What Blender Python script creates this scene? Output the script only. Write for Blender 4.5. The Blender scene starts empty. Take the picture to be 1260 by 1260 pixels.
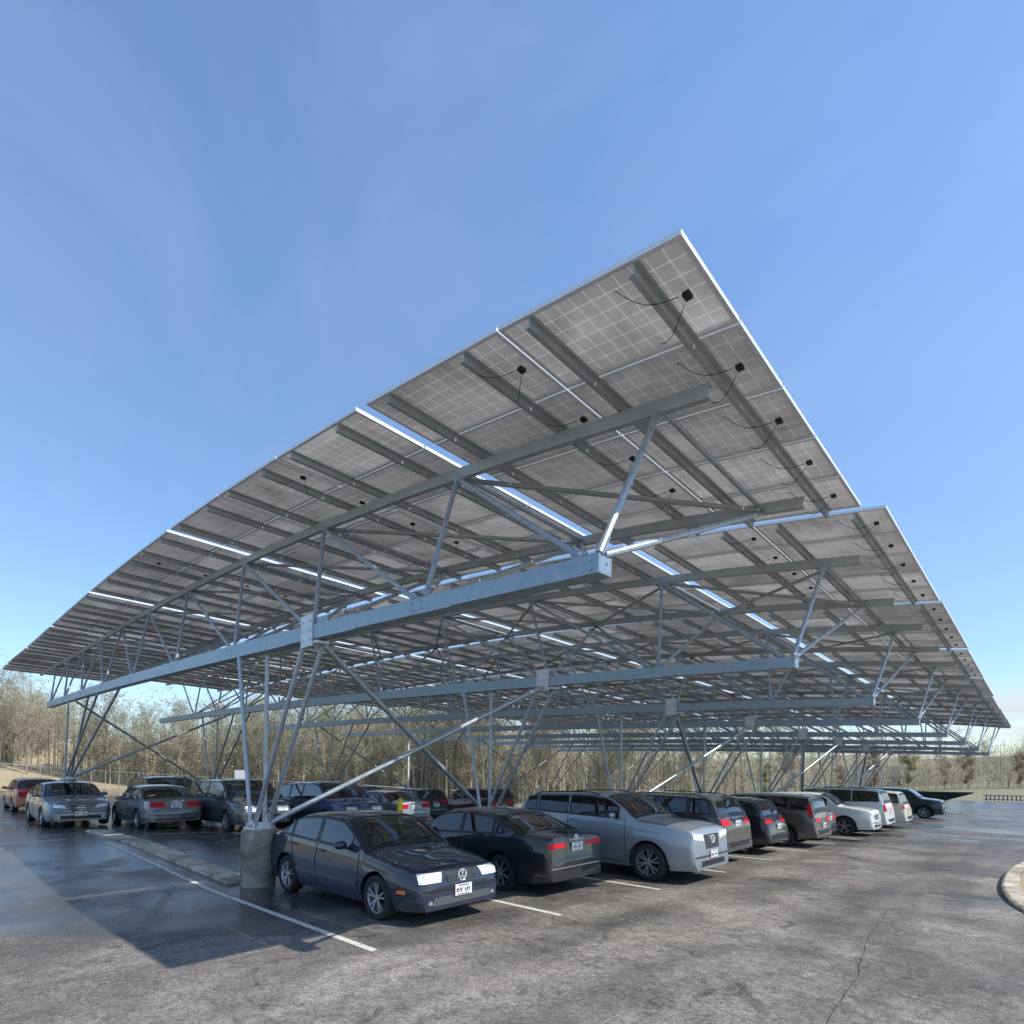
import bpy, bmesh, math, random
from mathutils import Vector, Matrix, noise
from mathutils.bvhtree import BVHTree
R = math.radians
random.seed(7)
scene = bpy.context.scene
C = scene.collection

# ------------------------------------------------------------------ materials
def nm(name):
    m = bpy.data.materials.new(name); m.use_nodes = True
    nt = m.node_tree; nt.nodes.clear()
    out = nt.nodes.new('ShaderNodeOutputMaterial')
    return m, nt, out
def N(nt, t, **kw):
    n = nt.nodes.new(t)
    for k, v in kw.items():
        if k.startswith('i_'): n.inputs[k[2:].replace('_', ' ')].default_value = v
        else: setattr(n, k, v)
    return n
def principled(name, col, rough=.5, metal=0, coat=0, bump=0, bscale=20, var=0, vscale=3, spec=.5, emit=None, alpha=None):
    m, nt, out = nm(name)
    p = N(nt, 'ShaderNodeBsdfPrincipled')
    p.inputs['Base Color'].default_value = (*col, 1)
    p.inputs['Roughness'].default_value = rough
    p.inputs['Metallic'].default_value = metal
    p.inputs['Coat Weight'].default_value = coat
    p.inputs['Coat Roughness'].default_value = .04
    p.inputs['Specular IOR Level'].default_value = spec
    L = nt.links
    if var or bump:
        tc = N(nt, 'ShaderNodeTexCoord')
    if var:
        no = N(nt, 'ShaderNodeTexNoise'); no.inputs['Scale'].default_value = vscale; no.inputs['Detail'].default_value = 6
        L.new(tc.outputs['Object'], no.inputs['Vector'])
        mx = N(nt, 'ShaderNodeMix', data_type='RGBA')
        mx.inputs[6].default_value = (*[c*(1-var) for c in col], 1); mx.inputs[7].default_value = (*[min(1, c*(1+var)) for c in col], 1)
        L.new(no.outputs['Fac'], mx.inputs[0]); L.new(mx.outputs[2], p.inputs['Base Color'])
        mr = N(nt, 'ShaderNodeMapRange'); mr.inputs[3].default_value = max(.02, rough-.12*min(1, var*3)); mr.inputs[4].default_value = rough+.12*min(1, var*3)
        L.new(no.outputs['Fac'], mr.inputs[0]); L.new(mr.outputs[0], p.inputs['Roughness'])
    if bump:
        b = N(nt, 'ShaderNodeBump'); b.inputs['Strength'].default_value = bump; b.inputs['Distance'].default_value = .02
        n2 = N(nt, 'ShaderNodeTexNoise'); n2.inputs['Scale'].default_value = bscale; n2.inputs['Detail'].default_value = 4
        L.new(tc.outputs['Object'], n2.inputs['Vector']); L.new(n2.outputs['Fac'], b.inputs['Height']); L.new(b.outputs[0], p.inputs['Normal'])
    L.new(p.outputs[0], out.inputs[0])
    return m
def paint(name, col, metal=.35, rough=.32):
    # car paint: flake variation, road film towards the sills, clear coat
    m, nt, out = nm(name); L = nt.links
    p = N(nt, 'ShaderNodeBsdfPrincipled')
    dark_ = max(col) < .1
    p.inputs['Metallic'].default_value = 0 if dark_ else metal*.7; p.inputs['Roughness'].default_value = .55 if dark_ else rough+.08
    p.inputs['Coat Weight'].default_value = 1; p.inputs['Specular IOR Level'].default_value = .3 if dark_ else .5
    tc = N(nt, 'ShaderNodeTexCoord'); se = N(nt, 'ShaderNodeSeparateXYZ'); L.new(tc.outputs['Object'], se.inputs[0])
    mr = N(nt, 'ShaderNodeMapRange'); mr.inputs[1].default_value = .15; mr.inputs[2].default_value = .75; mr.inputs[3].default_value = .16; mr.inputs[4].default_value = .01
    L.new(se.outputs[2], mr.inputs[0])
    no = N(nt, 'ShaderNodeTexNoise'); no.inputs['Scale'].default_value = 5; no.inputs['Detail'].default_value = 7
    L.new(tc.outputs['Object'], no.inputs['Vector'])
    mu = N(nt, 'ShaderNodeMath', operation='MULTIPLY'); L.new(mr.outputs[0], mu.inputs[0]); L.new(no.outputs['Fac'], mu.inputs[1])
    mx = N(nt, 'ShaderNodeMix', data_type='RGBA'); mx.inputs[6].default_value = (*col, 1); mx.inputs[7].default_value = (.16, .145, .125, 1)
    L.new(mu.outputs[0], mx.inputs[0]); L.new(mx.outputs[2], p.inputs['Base Color'])
    m2 = N(nt, 'ShaderNodeMath', operation='MULTIPLY_ADD'); m2.inputs[1].default_value = .8; m2.inputs[2].default_value = .015
    L.new(mu.outputs[0], m2.inputs[0]); L.new(m2.outputs[0], p.inputs['Coat Roughness'])
    L.new(p.outputs[0], out.inputs[0])
    return m
def glassmat(name, tint=(.30, .34, .33), rough=.02, refl=1.0):
    m, nt, out = nm(name); L = nt.links
    tr = N(nt, 'ShaderNodeBsdfTransparent'); tr.inputs[0].default_value = (*tint, 1)
    gl = N(nt, 'ShaderNodeBsdfGlossy'); gl.inputs['Roughness'].default_value = rough; gl.inputs[0].default_value = (refl, refl, refl, 1)
    ge = N(nt, 'ShaderNodeNewGeometry'); dt = N(nt, 'ShaderNodeVectorMath', operation='DOT_PRODUCT'); L.new(ge.outputs['Normal'], dt.inputs[0]); L.new(ge.outputs['Incoming'], dt.inputs[1])
    ab = N(nt, 'ShaderNodeMath', operation='ABSOLUTE'); L.new(dt.outputs['Value'], ab.inputs[0])
    iv = N(nt, 'ShaderNodeMath', operation='SUBTRACT', use_clamp=True); iv.inputs[0].default_value = 1; L.new(ab.outputs[0], iv.inputs[1])
    pw = N(nt, 'ShaderNodeMath', operation='POWER'); pw.inputs[1].default_value = 4.2; L.new(iv.outputs[0], pw.inputs[0])
    fr = N(nt, 'ShaderNodeMath', operation='MULTIPLY_ADD', use_clamp=True); fr.inputs[1].default_value = .9; fr.inputs[2].default_value = .09; L.new(pw.outputs[0], fr.inputs[0])
    mx = N(nt, 'ShaderNodeMixShader')
    L.new(fr.outputs[0], mx.inputs[0]); L.new(tr.outputs[0], mx.inputs[1]); L.new(gl.outputs[0], mx.inputs[2]); L.new(mx.outputs[0], out.inputs[0])
    return m

M = {}
M['glass'] = glassmat('car_glass', (.36, .42, .40))
M['tint'] = glassmat('tinted_glass', (.05, .055, .06))
M['rubber'] = principled('tyre_rubber', (.018, .018, .019), .8, bump=.3, bscale=60, var=.3, vscale=9)
M['alloy'] = principled('alloy_rim', (.52, .52, .53), .32, metal=.75, var=.15, vscale=12)
M['black'] = principled('black_plastic', (.018, .018, .019), .5, var=.2, vscale=8)
M['dark'] = principled('underbody_black', (.010, .010, .011), .85)
M['seam'] = principled('door_seam_black', (.006, .006, .006), .7)
M['chrome'] = principled('chrome', (.75, .75, .76), .12, metal=1)
M['lamp'] = principled('headlamp_lens', (.82, .83, .80), .16, coat=1, metal=.25, var=.06, vscale=14)
M['red'] = principled('red_lens', (.50, .008, .015), .35, spec=.25, var=.25, vscale=18)
M['amber'] = principled('amber_lens', (.75, .20, .02), .2, coat=1)
M['plate'] = principled('license_plate_white', (.78, .78, .76), .5)
M['platebl'] = principled('plate_blue_print', (.06, .08, .25), .5)
M['platered'] = principled('plate_red_print', (.55, .05, .04), .5)
M['platek'] = principled('plate_black_print', (.03, .03, .03), .5)
M['seatg'] = principled('grey_seat_fabric', (.22, .21, .19), .9, bump=.3, bscale=90)
M['seatk'] = principled('dark_seat_fabric', (.035, .035, .035), .9)
M['steel'] = principled('galvanised_steel', (.40, .44, .47), .42, metal=.5, var=.38, vscale=11, bump=.08, bscale=40)
M['chord'] = principled('galvanised_chord_steel', (.30, .37, .42), .42, metal=.45, var=.32, vscale=9, bump=.06, bscale=30)
M['purl'] = principled('purlin_steel', (.42, .45, .455), .5, metal=.4, var=.2, vscale=4)
M['plateS'] = principled('splice_plate_steel', (.66, .68, .70), .5, metal=.3, var=.15, vscale=5)
M['frame'] = principled('module_frame_aluminium', (.80, .80, .80), .38, metal=.25)
M['jbox'] = principled('junction_box_black', (.012, .012, .012), .5)
M['whitep'] = principled('white_sign_paint', (.80, .80, .78), .5)
M['yellow'] = principled('yellow_paint', (.70, .55, .02), .55, var=.15, vscale=9)
M['fencem'] = principled('fence_galvanised', (.42, .43, .42), .5, metal=.4)

def concrete(name, c, wet=True):
    m, nt, out = nm(name); L = nt.links
    p = N(nt, 'ShaderNodeBsdfPrincipled'); p.inputs['Roughness'].default_value = .85
    tc = N(nt, 'ShaderNodeTexCoord')
    n1 = N(nt, 'ShaderNodeTexNoise'); n1.inputs['Scale'].default_value = 2.6; n1.inputs['Detail'].default_value = 8; n1.inputs['Roughness'].default_value = .65
    L.new(tc.outputs['Object'], n1.inputs['Vector'])
    cr = N(nt, 'ShaderNodeValToRGB'); e = cr.color_ramp.elements
    e[0].position = .36; e[0].color = (c[0]*.42, c[1]*.40, c[2]*.38, 1); e[1].position = .62; e[1].color = (c[0]*1.25, c[1]*1.22, c[2]*1.2, 1)
    L.new(n1.outputs['Fac'], cr.inputs[0]); L.new(cr.outputs[0], p.inputs['Base Color'])
    b = N(nt, 'ShaderNodeBump'); b.inputs['Strength'].default_value = .35; b.inputs['Distance'].default_value = .01
    n2 = N(nt, 'ShaderNodeTexNoise'); n2.inputs['Scale'].default_value = 70; L.new(tc.outputs['Object'], n2.inputs['Vector'])
    L.new(n2.outputs['Fac'], b.inputs['Height']); L.new(b.outputs[0], p.inputs['Normal'])
    L.new(p.outputs[0], out.inputs[0]); return m
M['pier'] = concrete('pier_concrete', (.27, .235, .20))
M['kerb'] = concrete('kerb_concrete', (.50, .46, .36))

def panel_mat():
    # back of a glass solar module: 6 x 12 cells, pale gaps between them
    m, nt, out = nm('solar_module_back'); L = nt.links
    uv = N(nt, 'ShaderNodeUVMap'); uv.uv_map = 'UVMap'
    sx = N(nt, 'ShaderNodeSeparateXYZ'); L.new(uv.outputs[0], sx.inputs[0])
    def grid(sock, n, w):
        a = N(nt, 'ShaderNodeMath', operation='MULTIPLY'); a.inputs[1].default_value = n; L.new(sock, a.inputs[0])
        f = N(nt, 'ShaderNodeMath', operation='FRACT'); L.new(a.outputs[0], f.inputs[0])
        s = N(nt, 'ShaderNodeMath', operation='SUBTRACT'); s.inputs[1].default_value = .5; L.new(f.outputs[0], s.inputs[0])
        ab = N(nt, 'ShaderNodeMath', operation='ABSOLUTE'); L.new(s.outputs[0], ab.inputs[0])
        g = N(nt, 'ShaderNodeMath', operation='GREATER_THAN'); g.inputs[1].default_value = .5-w; L.new(ab.outputs[0], g.inputs[0])
        return g.outputs[0]
    gx = grid(sx.outputs[0], 12, .024); gy = grid(sx.outputs[1], 6, .024)
    mx = N(nt, 'ShaderNodeMath', operation='MAXIMUM'); L.new(gx, mx.inputs[0]); L.new(gy, mx.inputs[1])
    oi = N(nt, 'ShaderNodeObjectInfo'); tc = N(nt, 'ShaderNodeTexCoord')
    no = N(nt, 'ShaderNodeTexNoise'); no.inputs['Scale'].default_value = 1.1; no.inputs['Detail'].default_value = 8; no.inputs['Roughness'].default_value = .62
    ad = N(nt, 'ShaderNodeVectorMath', operation='ADD'); L.new(tc.outputs['Object'], ad.inputs[0]); 
    cmb = N(nt, 'ShaderNodeMath', operation='MULTIPLY'); cmb.inputs[1].default_value = 50; L.new(oi.outputs['Random'], cmb.inputs[0])
    L.new(cmb.outputs[0], ad.inputs[1]); L.new(ad.outputs[0], no.inputs['Vector'])
    cr = N(nt, 'ShaderNodeValToRGB'); e = cr.color_ramp.elements
    e[0].position = .3; e[0].color = (.44, .42, .395, 1); e[1].position = .72; e[1].color = (.70, .67, .635, 1)
    L.new(no.outputs['Fac'], cr.inputs[0])
    mc = N(nt, 'ShaderNodeMix', data_type='RGBA'); mc.inputs[7].default_value = (.80, .78, .74, 1)
    sf = N(nt, 'ShaderNodeMath', operation='MULTIPLY'); sf.inputs[1].default_value = .5; L.new(mx.outputs[0], sf.inputs[0]); L.new(sf.outputs[0], mc.inputs[0]); L.new(cr.outputs[0], mc.inputs[6])
    hv = N(nt, 'ShaderNodeMapRange'); hv.inputs[3].default_value = .85; hv.inputs[4].default_value = 1.15; L.new(oi.outputs['Random'], hv.inputs[0])
    sc = N(nt, 'ShaderNodeVectorMath', operation='SCALE'); L.new(mc.outputs[2], sc.inputs[0]); L.new(hv.outputs[0], sc.inputs['Scale'])
    p = N(nt, 'ShaderNodeBsdfPrincipled'); p.inputs['Roughness'].default_value = .28; p.inputs['Specular IOR Level'].default_value = .35
    L.new(sc.outputs[0], p.inputs['Base Color'])
    tl = N(nt, 'ShaderNodeBsdfTranslucent'); L.new(sc.outputs[0], tl.inputs[0])
    tf = N(nt, 'ShaderNodeMath', operation='MULTIPLY_ADD'); tf.inputs[1].default_value = .12; tf.inputs[2].default_value = .50; L.new(mx.outputs[0], tf.inputs[0])
    ms = N(nt, 'ShaderNodeMixShader'); L.new(tf.outputs[0], ms.inputs[0]); L.new(p.outputs[0], ms.inputs[1]); L.new(tl.outputs[0], ms.inputs[2])
    L.new(ms.outputs[0], out.inputs[0]); return m
M['panel'] = panel_mat()

def asphalt_mat():
    m, nt, out = nm('worn_wet_asphalt'); L = nt.links
    tc = N(nt, 'ShaderNodeTexCoord'); P = tc.outputs['Object']
    def noise(scale, det=6, rough=.6, vec=P, dist=0):
        n = N(nt, 'ShaderNodeTexNoise'); n.inputs['Scale'].default_value = scale; n.inputs['Detail'].default_value = det
        n.inputs['Roughness'].default_value = rough; n.inputs['Distortion'].default_value = dist; L.new(vec, n.inputs['Vector']); return n.outputs['Fac']
    def ramp(s, a, b, ca, cb):
        c = N(nt, 'ShaderNodeValToRGB'); e = c.color_ramp.elements; e[0].position = a; e[1].position = b
        e[0].color = (*ca, 1) if not isinstance(ca, (int, float)) else (ca, ca, ca, 1); e[1].color = (*cb, 1) if not isinstance(cb, (int, float)) else (cb, cb, cb, 1)
        L.new(s, c.inputs[0]); return c.outputs[0]
    def math_(op, a, b=None, c=None):
        n = N(nt, 'ShaderNodeMath', operation=op)
        for i, v in enumerate((a, b, c)):
            if v is None: continue
            if isinstance(v, (int, float)): n.inputs[i].default_value = v
            else: L.new(v, n.inputs[i])
        return n.outputs[0]
    def mix(f, a, b):
        n = N(nt, 'ShaderNodeMix', data_type='RGBA')
        if isinstance(f, (int, float)): n.inputs[0].default_value = f
        else: L.new(f, n.inputs[0])
        for i, v in ((6, a), (7, b)):
            if isinstance(v, tuple): n.inputs[i].default_value = (*v, 1)
            else: L.new(v, n.inputs[i])
        return n.outputs[2]
    fine = noise(60, 2, .9); gr2 = noise(22, 4, .85); mid = noise(6, 7, .75); big = noise(.55, 7, .62, dist=.6)
    # streaks along the aisle (+Y)
    mp = N(nt, 'ShaderNodeMapping'); mp.inputs['Scale'].default_value = (1.1, .16, 1); mp.inputs['Rotation'].default_value = (0, 0, .5); L.new(P, mp.inputs[0])
    streak = noise(.9, 6, .6, mp.outputs[0], .4)
    sepx = N(nt, 'ShaderNodeSeparateXYZ'); L.new(P, sepx.inputs[0]); X, Y = sepx.outputs[0], sepx.outputs[1]
    # dry, sandy, open-grained asphalt in the sun; darker sealed wet asphalt, partly painted shade, under and beside the roof
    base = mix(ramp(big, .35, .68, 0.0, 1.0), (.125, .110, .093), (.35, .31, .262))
    base = mix(ramp(streak, .42, .66, 0.0, .6), base, (.055, .048, .042))
    grain = ramp(math_('MULTIPLY_ADD', gr2, .55, math_('MULTIPLY', fine, .45)), .41, .59, .48, 1.5)
    base = mix(ramp(mid, .42, .64, 0.0, .55), base, (.060, .052, .045))
    vm = N(nt, 'ShaderNodeVectorMath', operation='MULTIPLY'); L.new(base, vm.inputs[0]); L.new(grain, vm.inputs[1]); dry = vm.outputs[0]
    # stains / oil spots
    st = noise(1.7, 5, .7, dist=1.2)
    dry = mix(ramp(st, .57, .70, 0.0, .75), dry, (.030, .027, .025))
    # cracks
    vo = N(nt, 'ShaderNodeTexVoronoi', feature='DISTANCE_TO_EDGE'); vo.inputs['Scale'].default_value = .26
    wp = N(nt, 'ShaderNodeVectorMath', operation='ADD'); nn = N(nt, 'ShaderNodeTexNoise'); nn.inputs['Scale'].default_value = 1.4; nn.inputs['Detail'].default_value = 5; L.new(P, nn.inputs['Vector'])
    L.new(P, wp.inputs[0]); sc = N(nt, 'ShaderNodeVectorMath', operation='SCALE'); sc.inputs['Scale'].default_value = .7; L.new(nn.outputs['Color'], sc.inputs[0]); L.new(sc.outputs[0], wp.inputs[1])
    L.new(wp.outputs[0], vo.inputs['Vector'])
    ck = ramp(vo.outputs['Distance'], .0008, .0022, .22, 0.0)
    dry = mix(ck, dry, (.018, .016, .015))
    # wetness and painted-on shade: mostly X < 3, with patches elsewhere
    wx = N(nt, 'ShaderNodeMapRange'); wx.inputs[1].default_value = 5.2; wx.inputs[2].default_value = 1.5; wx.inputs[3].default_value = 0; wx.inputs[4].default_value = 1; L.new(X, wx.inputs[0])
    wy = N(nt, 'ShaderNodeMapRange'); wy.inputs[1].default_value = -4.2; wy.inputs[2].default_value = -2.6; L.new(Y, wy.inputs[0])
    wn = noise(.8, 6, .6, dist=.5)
    shade_edge = N(nt, 'ShaderNodeMapRange'); shade_edge.inputs[1].default_value = 4.35; shade_edge.inputs[2].default_value = 3.75; shade_edge.inputs[3].default_value = 0; shade_edge.inputs[4].default_value = 1  # diagonal limit paints the roof's shadow further out as dark wet asphalt
    L.new(math_('ADD', math_('SUBTRACT', X, Y), math_('MULTIPLY_ADD', wn, .8, -.4)), shade_edge.inputs[0])
    w0 = math_('MULTIPLY', wx.outputs[0], shade_edge.outputs[0])
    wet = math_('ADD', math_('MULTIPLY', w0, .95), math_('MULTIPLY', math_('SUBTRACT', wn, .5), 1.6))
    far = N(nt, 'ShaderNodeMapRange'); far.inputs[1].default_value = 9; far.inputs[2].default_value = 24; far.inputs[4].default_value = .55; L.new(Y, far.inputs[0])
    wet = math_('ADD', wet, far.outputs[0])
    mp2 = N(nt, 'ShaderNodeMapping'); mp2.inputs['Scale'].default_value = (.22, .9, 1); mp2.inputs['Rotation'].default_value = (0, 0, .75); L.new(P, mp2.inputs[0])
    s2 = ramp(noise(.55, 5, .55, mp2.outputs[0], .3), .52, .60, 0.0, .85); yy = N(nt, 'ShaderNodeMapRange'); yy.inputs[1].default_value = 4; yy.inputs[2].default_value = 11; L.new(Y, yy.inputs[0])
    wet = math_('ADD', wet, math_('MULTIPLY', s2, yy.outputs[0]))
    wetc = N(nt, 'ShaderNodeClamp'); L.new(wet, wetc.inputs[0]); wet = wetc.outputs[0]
    wet_shade_col = mix(.62, dry, (.022, .025, .034))
    col = mix(wet, dry, wet_shade_col)
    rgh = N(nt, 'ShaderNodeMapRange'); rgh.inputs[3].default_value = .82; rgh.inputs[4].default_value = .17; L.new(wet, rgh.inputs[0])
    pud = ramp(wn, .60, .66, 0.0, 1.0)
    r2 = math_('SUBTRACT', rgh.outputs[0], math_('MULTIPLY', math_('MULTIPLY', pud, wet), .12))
    p = N(nt, 'ShaderNodeBsdfPrincipled'); L.new(col, p.inputs['Base Color']); L.new(r2, p.inputs['Roughness'])
    b = N(nt, 'ShaderNodeBump'); b.inputs['Distance'].default_value = .012
    bs = math_('MULTIPLY_ADD', wet, -.42, .6); L.new(bs, b.inputs['Strength'])
    hh = math_('ADD', math_('MULTIPLY', fine, .6), math_('MULTIPLY', mid, .35)); L.new(hh, b.inputs['Height']); L.new(b.outputs[0], p.inputs['Normal'])
    L.new(p.outputs[0], out.inputs[0]); return m
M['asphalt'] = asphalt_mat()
def linemat(name, c, wear=.5):
    m, nt, out = nm(name); L = nt.links
    p = N(nt, 'ShaderNodeBsdfPrincipled'); p.inputs['Roughness'].default_value = .6; p.inputs['Base Color'].default_value = (*c, 1)
    tr = N(nt, 'ShaderNodeBsdfTransparent'); tc = N(nt, 'ShaderNodeTexCoord')
    n = N(nt, 'ShaderNodeTexNoise'); n.inputs['Scale'].default_value = 14; n.inputs['Detail'].default_value = 8; n.inputs['Roughness'].default_value = .75; L.new(tc.outputs['Object'], n.inputs['Vector'])
    r = N(nt, 'ShaderNodeMapRange'); r.inputs[1].default_value = wear-.07; r.inputs[2].default_value = wear+.07; L.new(n.outputs['Fac'], r.inputs[0])
    ms = N(nt, 'ShaderNodeMixShader'); L.new(r.outputs[0], ms.inputs[0]); L.new(p.outputs[0], ms.inputs[1]); L.new(tr.outputs[0], ms.inputs[2]); L.new(ms.outputs[0], out.inputs[0]); return m
M['line'] = linemat('parking_line_paint', (.62, .60, .50), .62)
M['oldline'] = linemat('faded_line_paint', (.30, .27, .21), .47)
M['crackseal'] = linemat('crack_seal_tar', (.012, .012, .012), .55)

def ground_mat():
    m, nt, out = nm('dry_grass_ground'); L = nt.links
    p = N(nt, 'ShaderNodeBsdfPrincipled'); p.inputs['Roughness'].default_value = .95; p.inputs['Specular IOR Level'].default_value = .1
    tc = N(nt, 'ShaderNodeTexCoord')
    a = N(nt, 'ShaderNodeTexNoise'); a.inputs['Scale'].default_value = .12; a.inputs['Detail'].default_value = 9; a.inputs['Roughness'].default_value = .68; L.new(tc.outputs['Object'], a.inputs['Vector'])
    cr = N(nt, 'ShaderNodeValToRGB'); e = cr.color_ramp.elements
    e[0].position = .3; e[0].color = (.30, .235, .14, 1); e[1].position = .62; e[1].color = (.46, .37, .24, 1)
    L.new(a.outputs['Fac'], cr.inputs[0])
    # greener far away to the right
    se = N(nt, 'ShaderNodeSeparateXYZ'); L.new(tc.outputs['Object'], se.inputs[0])
    mr = N(nt, 'ShaderNodeMapRange'); mr.inputs[1].default_value = 55; mr.inputs[2].default_value = 80; L.new(se.outputs[1], mr.inputs[0])
    mx = N(nt, 'ShaderNodeMix', data_type='RGBA'); L.new(mr.outputs[0], mx.inputs[0]); L.new(cr.outputs[0], mx.inputs[6]); mx.inputs[7].default_value = (.25, .225, .14, 1)
    L.new(mx.outputs[2], p.inputs['Base Color'])
    L.new(p.outputs[0], out.inputs[0]); return m
M['ground'] = ground_mat()
def barkmat(name, c1, c2):
    m, nt, out = nm(name); L = nt.links
    p = N(nt, 'ShaderNodeBsdfPrincipled'); p.inputs['Roughness'].default_value = .9; p.inputs['Specular IOR Level'].default_value = .15
    tc = N(nt, 'ShaderNodeTexCoord'); n = N(nt, 'ShaderNodeTexNoise'); n.inputs['Scale'].default_value = .8; n.inputs['Detail'].default_value = 5; L.new(tc.outputs['Object'], n.inputs['Vector'])
    oi = N(nt, 'ShaderNodeObjectInfo')
    ad = N(nt, 'ShaderNodeMath', operation='ADD'); L.new(n.outputs['Fac'], ad.inputs[0]); 
    s = N(nt, 'ShaderNodeMath', operation='MULTIPLY_ADD'); s.inputs[1].default_value = .5; s.inputs[2].default_value = -.25; L.new(oi.outputs['Random'], s.inputs[0]); L.new(s.outputs[0], ad.inputs[1])
    mx = N(nt, 'ShaderNodeMix', data_type='RGBA'); mx.inputs[6].default_value = (*c1, 1); mx.inputs[7].default_value = (*c2, 1)
    L.new(ad.outputs[0], mx.inputs[0]); L.new(mx.outputs[2], p.inputs['Base Color']); L.new(p.outputs[0], out.inputs[0]); return m
M['bark'] = barkmat('tree_bark', (.22, .195, .15), (.36, .325, .25))
M['twig'] = barkmat('tree_twigs', (.30, .265, .19), (.42, .375, .27))
M['bud'] = barkmat('spring_buds', (.34, .31, .19), (.44, .40, .26))
M['redbud'] = barkmat('reddish_buds', (.27, .19, .15), (.36, .27, .21))
M['greenbud'] = barkmat('yellow_green_leaves', (.30, .30, .12), (.40, .40, .17))

# ------------------------------------------------------------------ helpers
def link(name, me, mats=(), parent=None, loc=(0, 0, 0), rot=None):
    for m_ in mats: me.materials.append(m_)
    o = bpy.data.objects.new(name, me); C.objects.link(o)
    o.location = loc
    if rot: o.rotation_euler = rot
    if parent: o.parent = parent
    return o
def mk(name, vs, fs, mat, parent=None, smooth=False, loc=(0, 0, 0), rot=None, mids=None):
    me = bpy.data.meshes.new(name); me.from_pydata([tuple(v) for v in vs], [], fs); me.update()
    if smooth:
        for p in me.polygons: p.use_smooth = True
    mats = mat if isinstance(mat, (list, tuple)) else [mat]
    o = link(name, me, mats, parent, loc, rot)
    if mids:
        for p, i in zip(me.polygons, mids): p.material_index = i
    return o
def empty(name, loc, rz=0, label=None, cat=None, group=None, scale=None):
    o = bpy.data.objects.new(name, None); C.objects.link(o); o.location = loc; o.rotation_euler = (0, 0, rz); o.empty_display_size = .2
    if scale: o.scale = (scale,)*3
    tag(o, label, cat, group); return o
def tag(o, label=None, cat=None, group=None, kind=None):
    if label: o['label'] = label
    if cat: o['category'] = cat
    if group: o['group'] = group
    if kind: o['kind'] = kind
    return o
class MB:
    def __init__(s): s.v = []; s.f = []; s.m = []
    def add(s, vs, fs, mi=0):
        n = len(s.v); s.v += [tuple(v) for v in vs]; s.f += [tuple(i+n for i in f) for f in fs]; s.m += [mi]*len(fs); return s
    def box(s, c, d, mi=0, rot=None):
        x, y, z = d[0]/2, d[1]/2, d[2]/2
        vs = [Vector((a, b, e)) for a in (-x, x) for b in (-y, y) for e in (-z, z)]
        if rot: vs = [rot @ v for v in vs]
        c = Vector(c); vs = [v+c for v in vs]
        return s.add(vs, [(0, 1, 3, 2), (4, 6, 7, 5), (0, 4, 5, 1), (2, 3, 7, 6), (0, 2, 6, 4), (1, 5, 7, 3)], mi)
    def beam(s, a, b, w, h, mi=0, up=(0, 0, 1)):
        a, b = Vector(a), Vector(b); d = (b-a).normalized(); u = Vector(up); sd = d.cross(u).normalized(); u = sd.cross(d)
        vs = []
        for p in (a, b):
            for i, j in ((-1, -1), (1, -1), (1, 1), (-1, 1)): vs.append(p+sd*i*w/2+u*j*h/2)
        return s.add(vs, [(3, 2, 1, 0), (4, 5, 6, 7), (0, 1, 5, 4), (1, 2, 6, 5), (2, 3, 7, 6), (3, 0, 4, 7)], mi)
    def tube(s, a, b, r, r2=None, n=8, mi=0, cap=True):
        a, b = Vector(a), Vector(b); d = (b-a).normalized(); t = Vector((0, 0, 1)) if abs(d.z) < .9 else Vector((1, 0, 0))
        u = d.cross(t).normalized(); w = d.cross(u); r2 = r if r2 is None else r2; vs = []
        for p, q in ((a, r), (b, r2)):
            for i in range(n): an = 2*math.pi*i/n; vs.append(p+(u*math.cos(an)+w*math.sin(an))*q)
        fs = [(i, (i+1) % n, n+(i+1) % n, n+i) for i in range(n)]
        if cap: fs += [tuple(range(n-1, -1, -1)), tuple(range(n, 2*n))]
        return s.add(vs, fs, mi)
    def lathe(s, prof, n=24, mi=0, axis='z', c=(0, 0, 0)):
        vs = []
        for r, z in prof:
            for i in range(n):
                an = 2*math.pi*i/n; p = (r*math.cos(an), r*math.sin(an), z)
                if axis == 'y': p = (p[0], z, p[1])
                vs.append((p[0]+c[0], p[1]+c[1], p[2]+c[2]))
        fs = [(j*n+i, j*n+(i+1) % n, (j+1)*n+(i+1) % n, (j+1)*n+i) for j in range(len(prof)-1) for i in range(n)]
        return s.add(vs, fs, mi)
    def build(s, name, mat, parent=None, smooth=False, **k):
        return mk(name, s.v, s.f, mat, parent, smooth, mids=s.m if isinstance(mat, (list, tuple)) else None, **k)
def autosmooth(o, ang=35):
    me = o.data
    for p in me.polygons: p.use_smooth = True
    bm = bmesh.new(); bm.from_mesh(me)
    for e in bm.edges:
        if len(e.link_faces) == 2 and e.calc_face_angle(0) > R(ang): e.smooth = False
    bm.to_mesh(me); bm.free()

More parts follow.
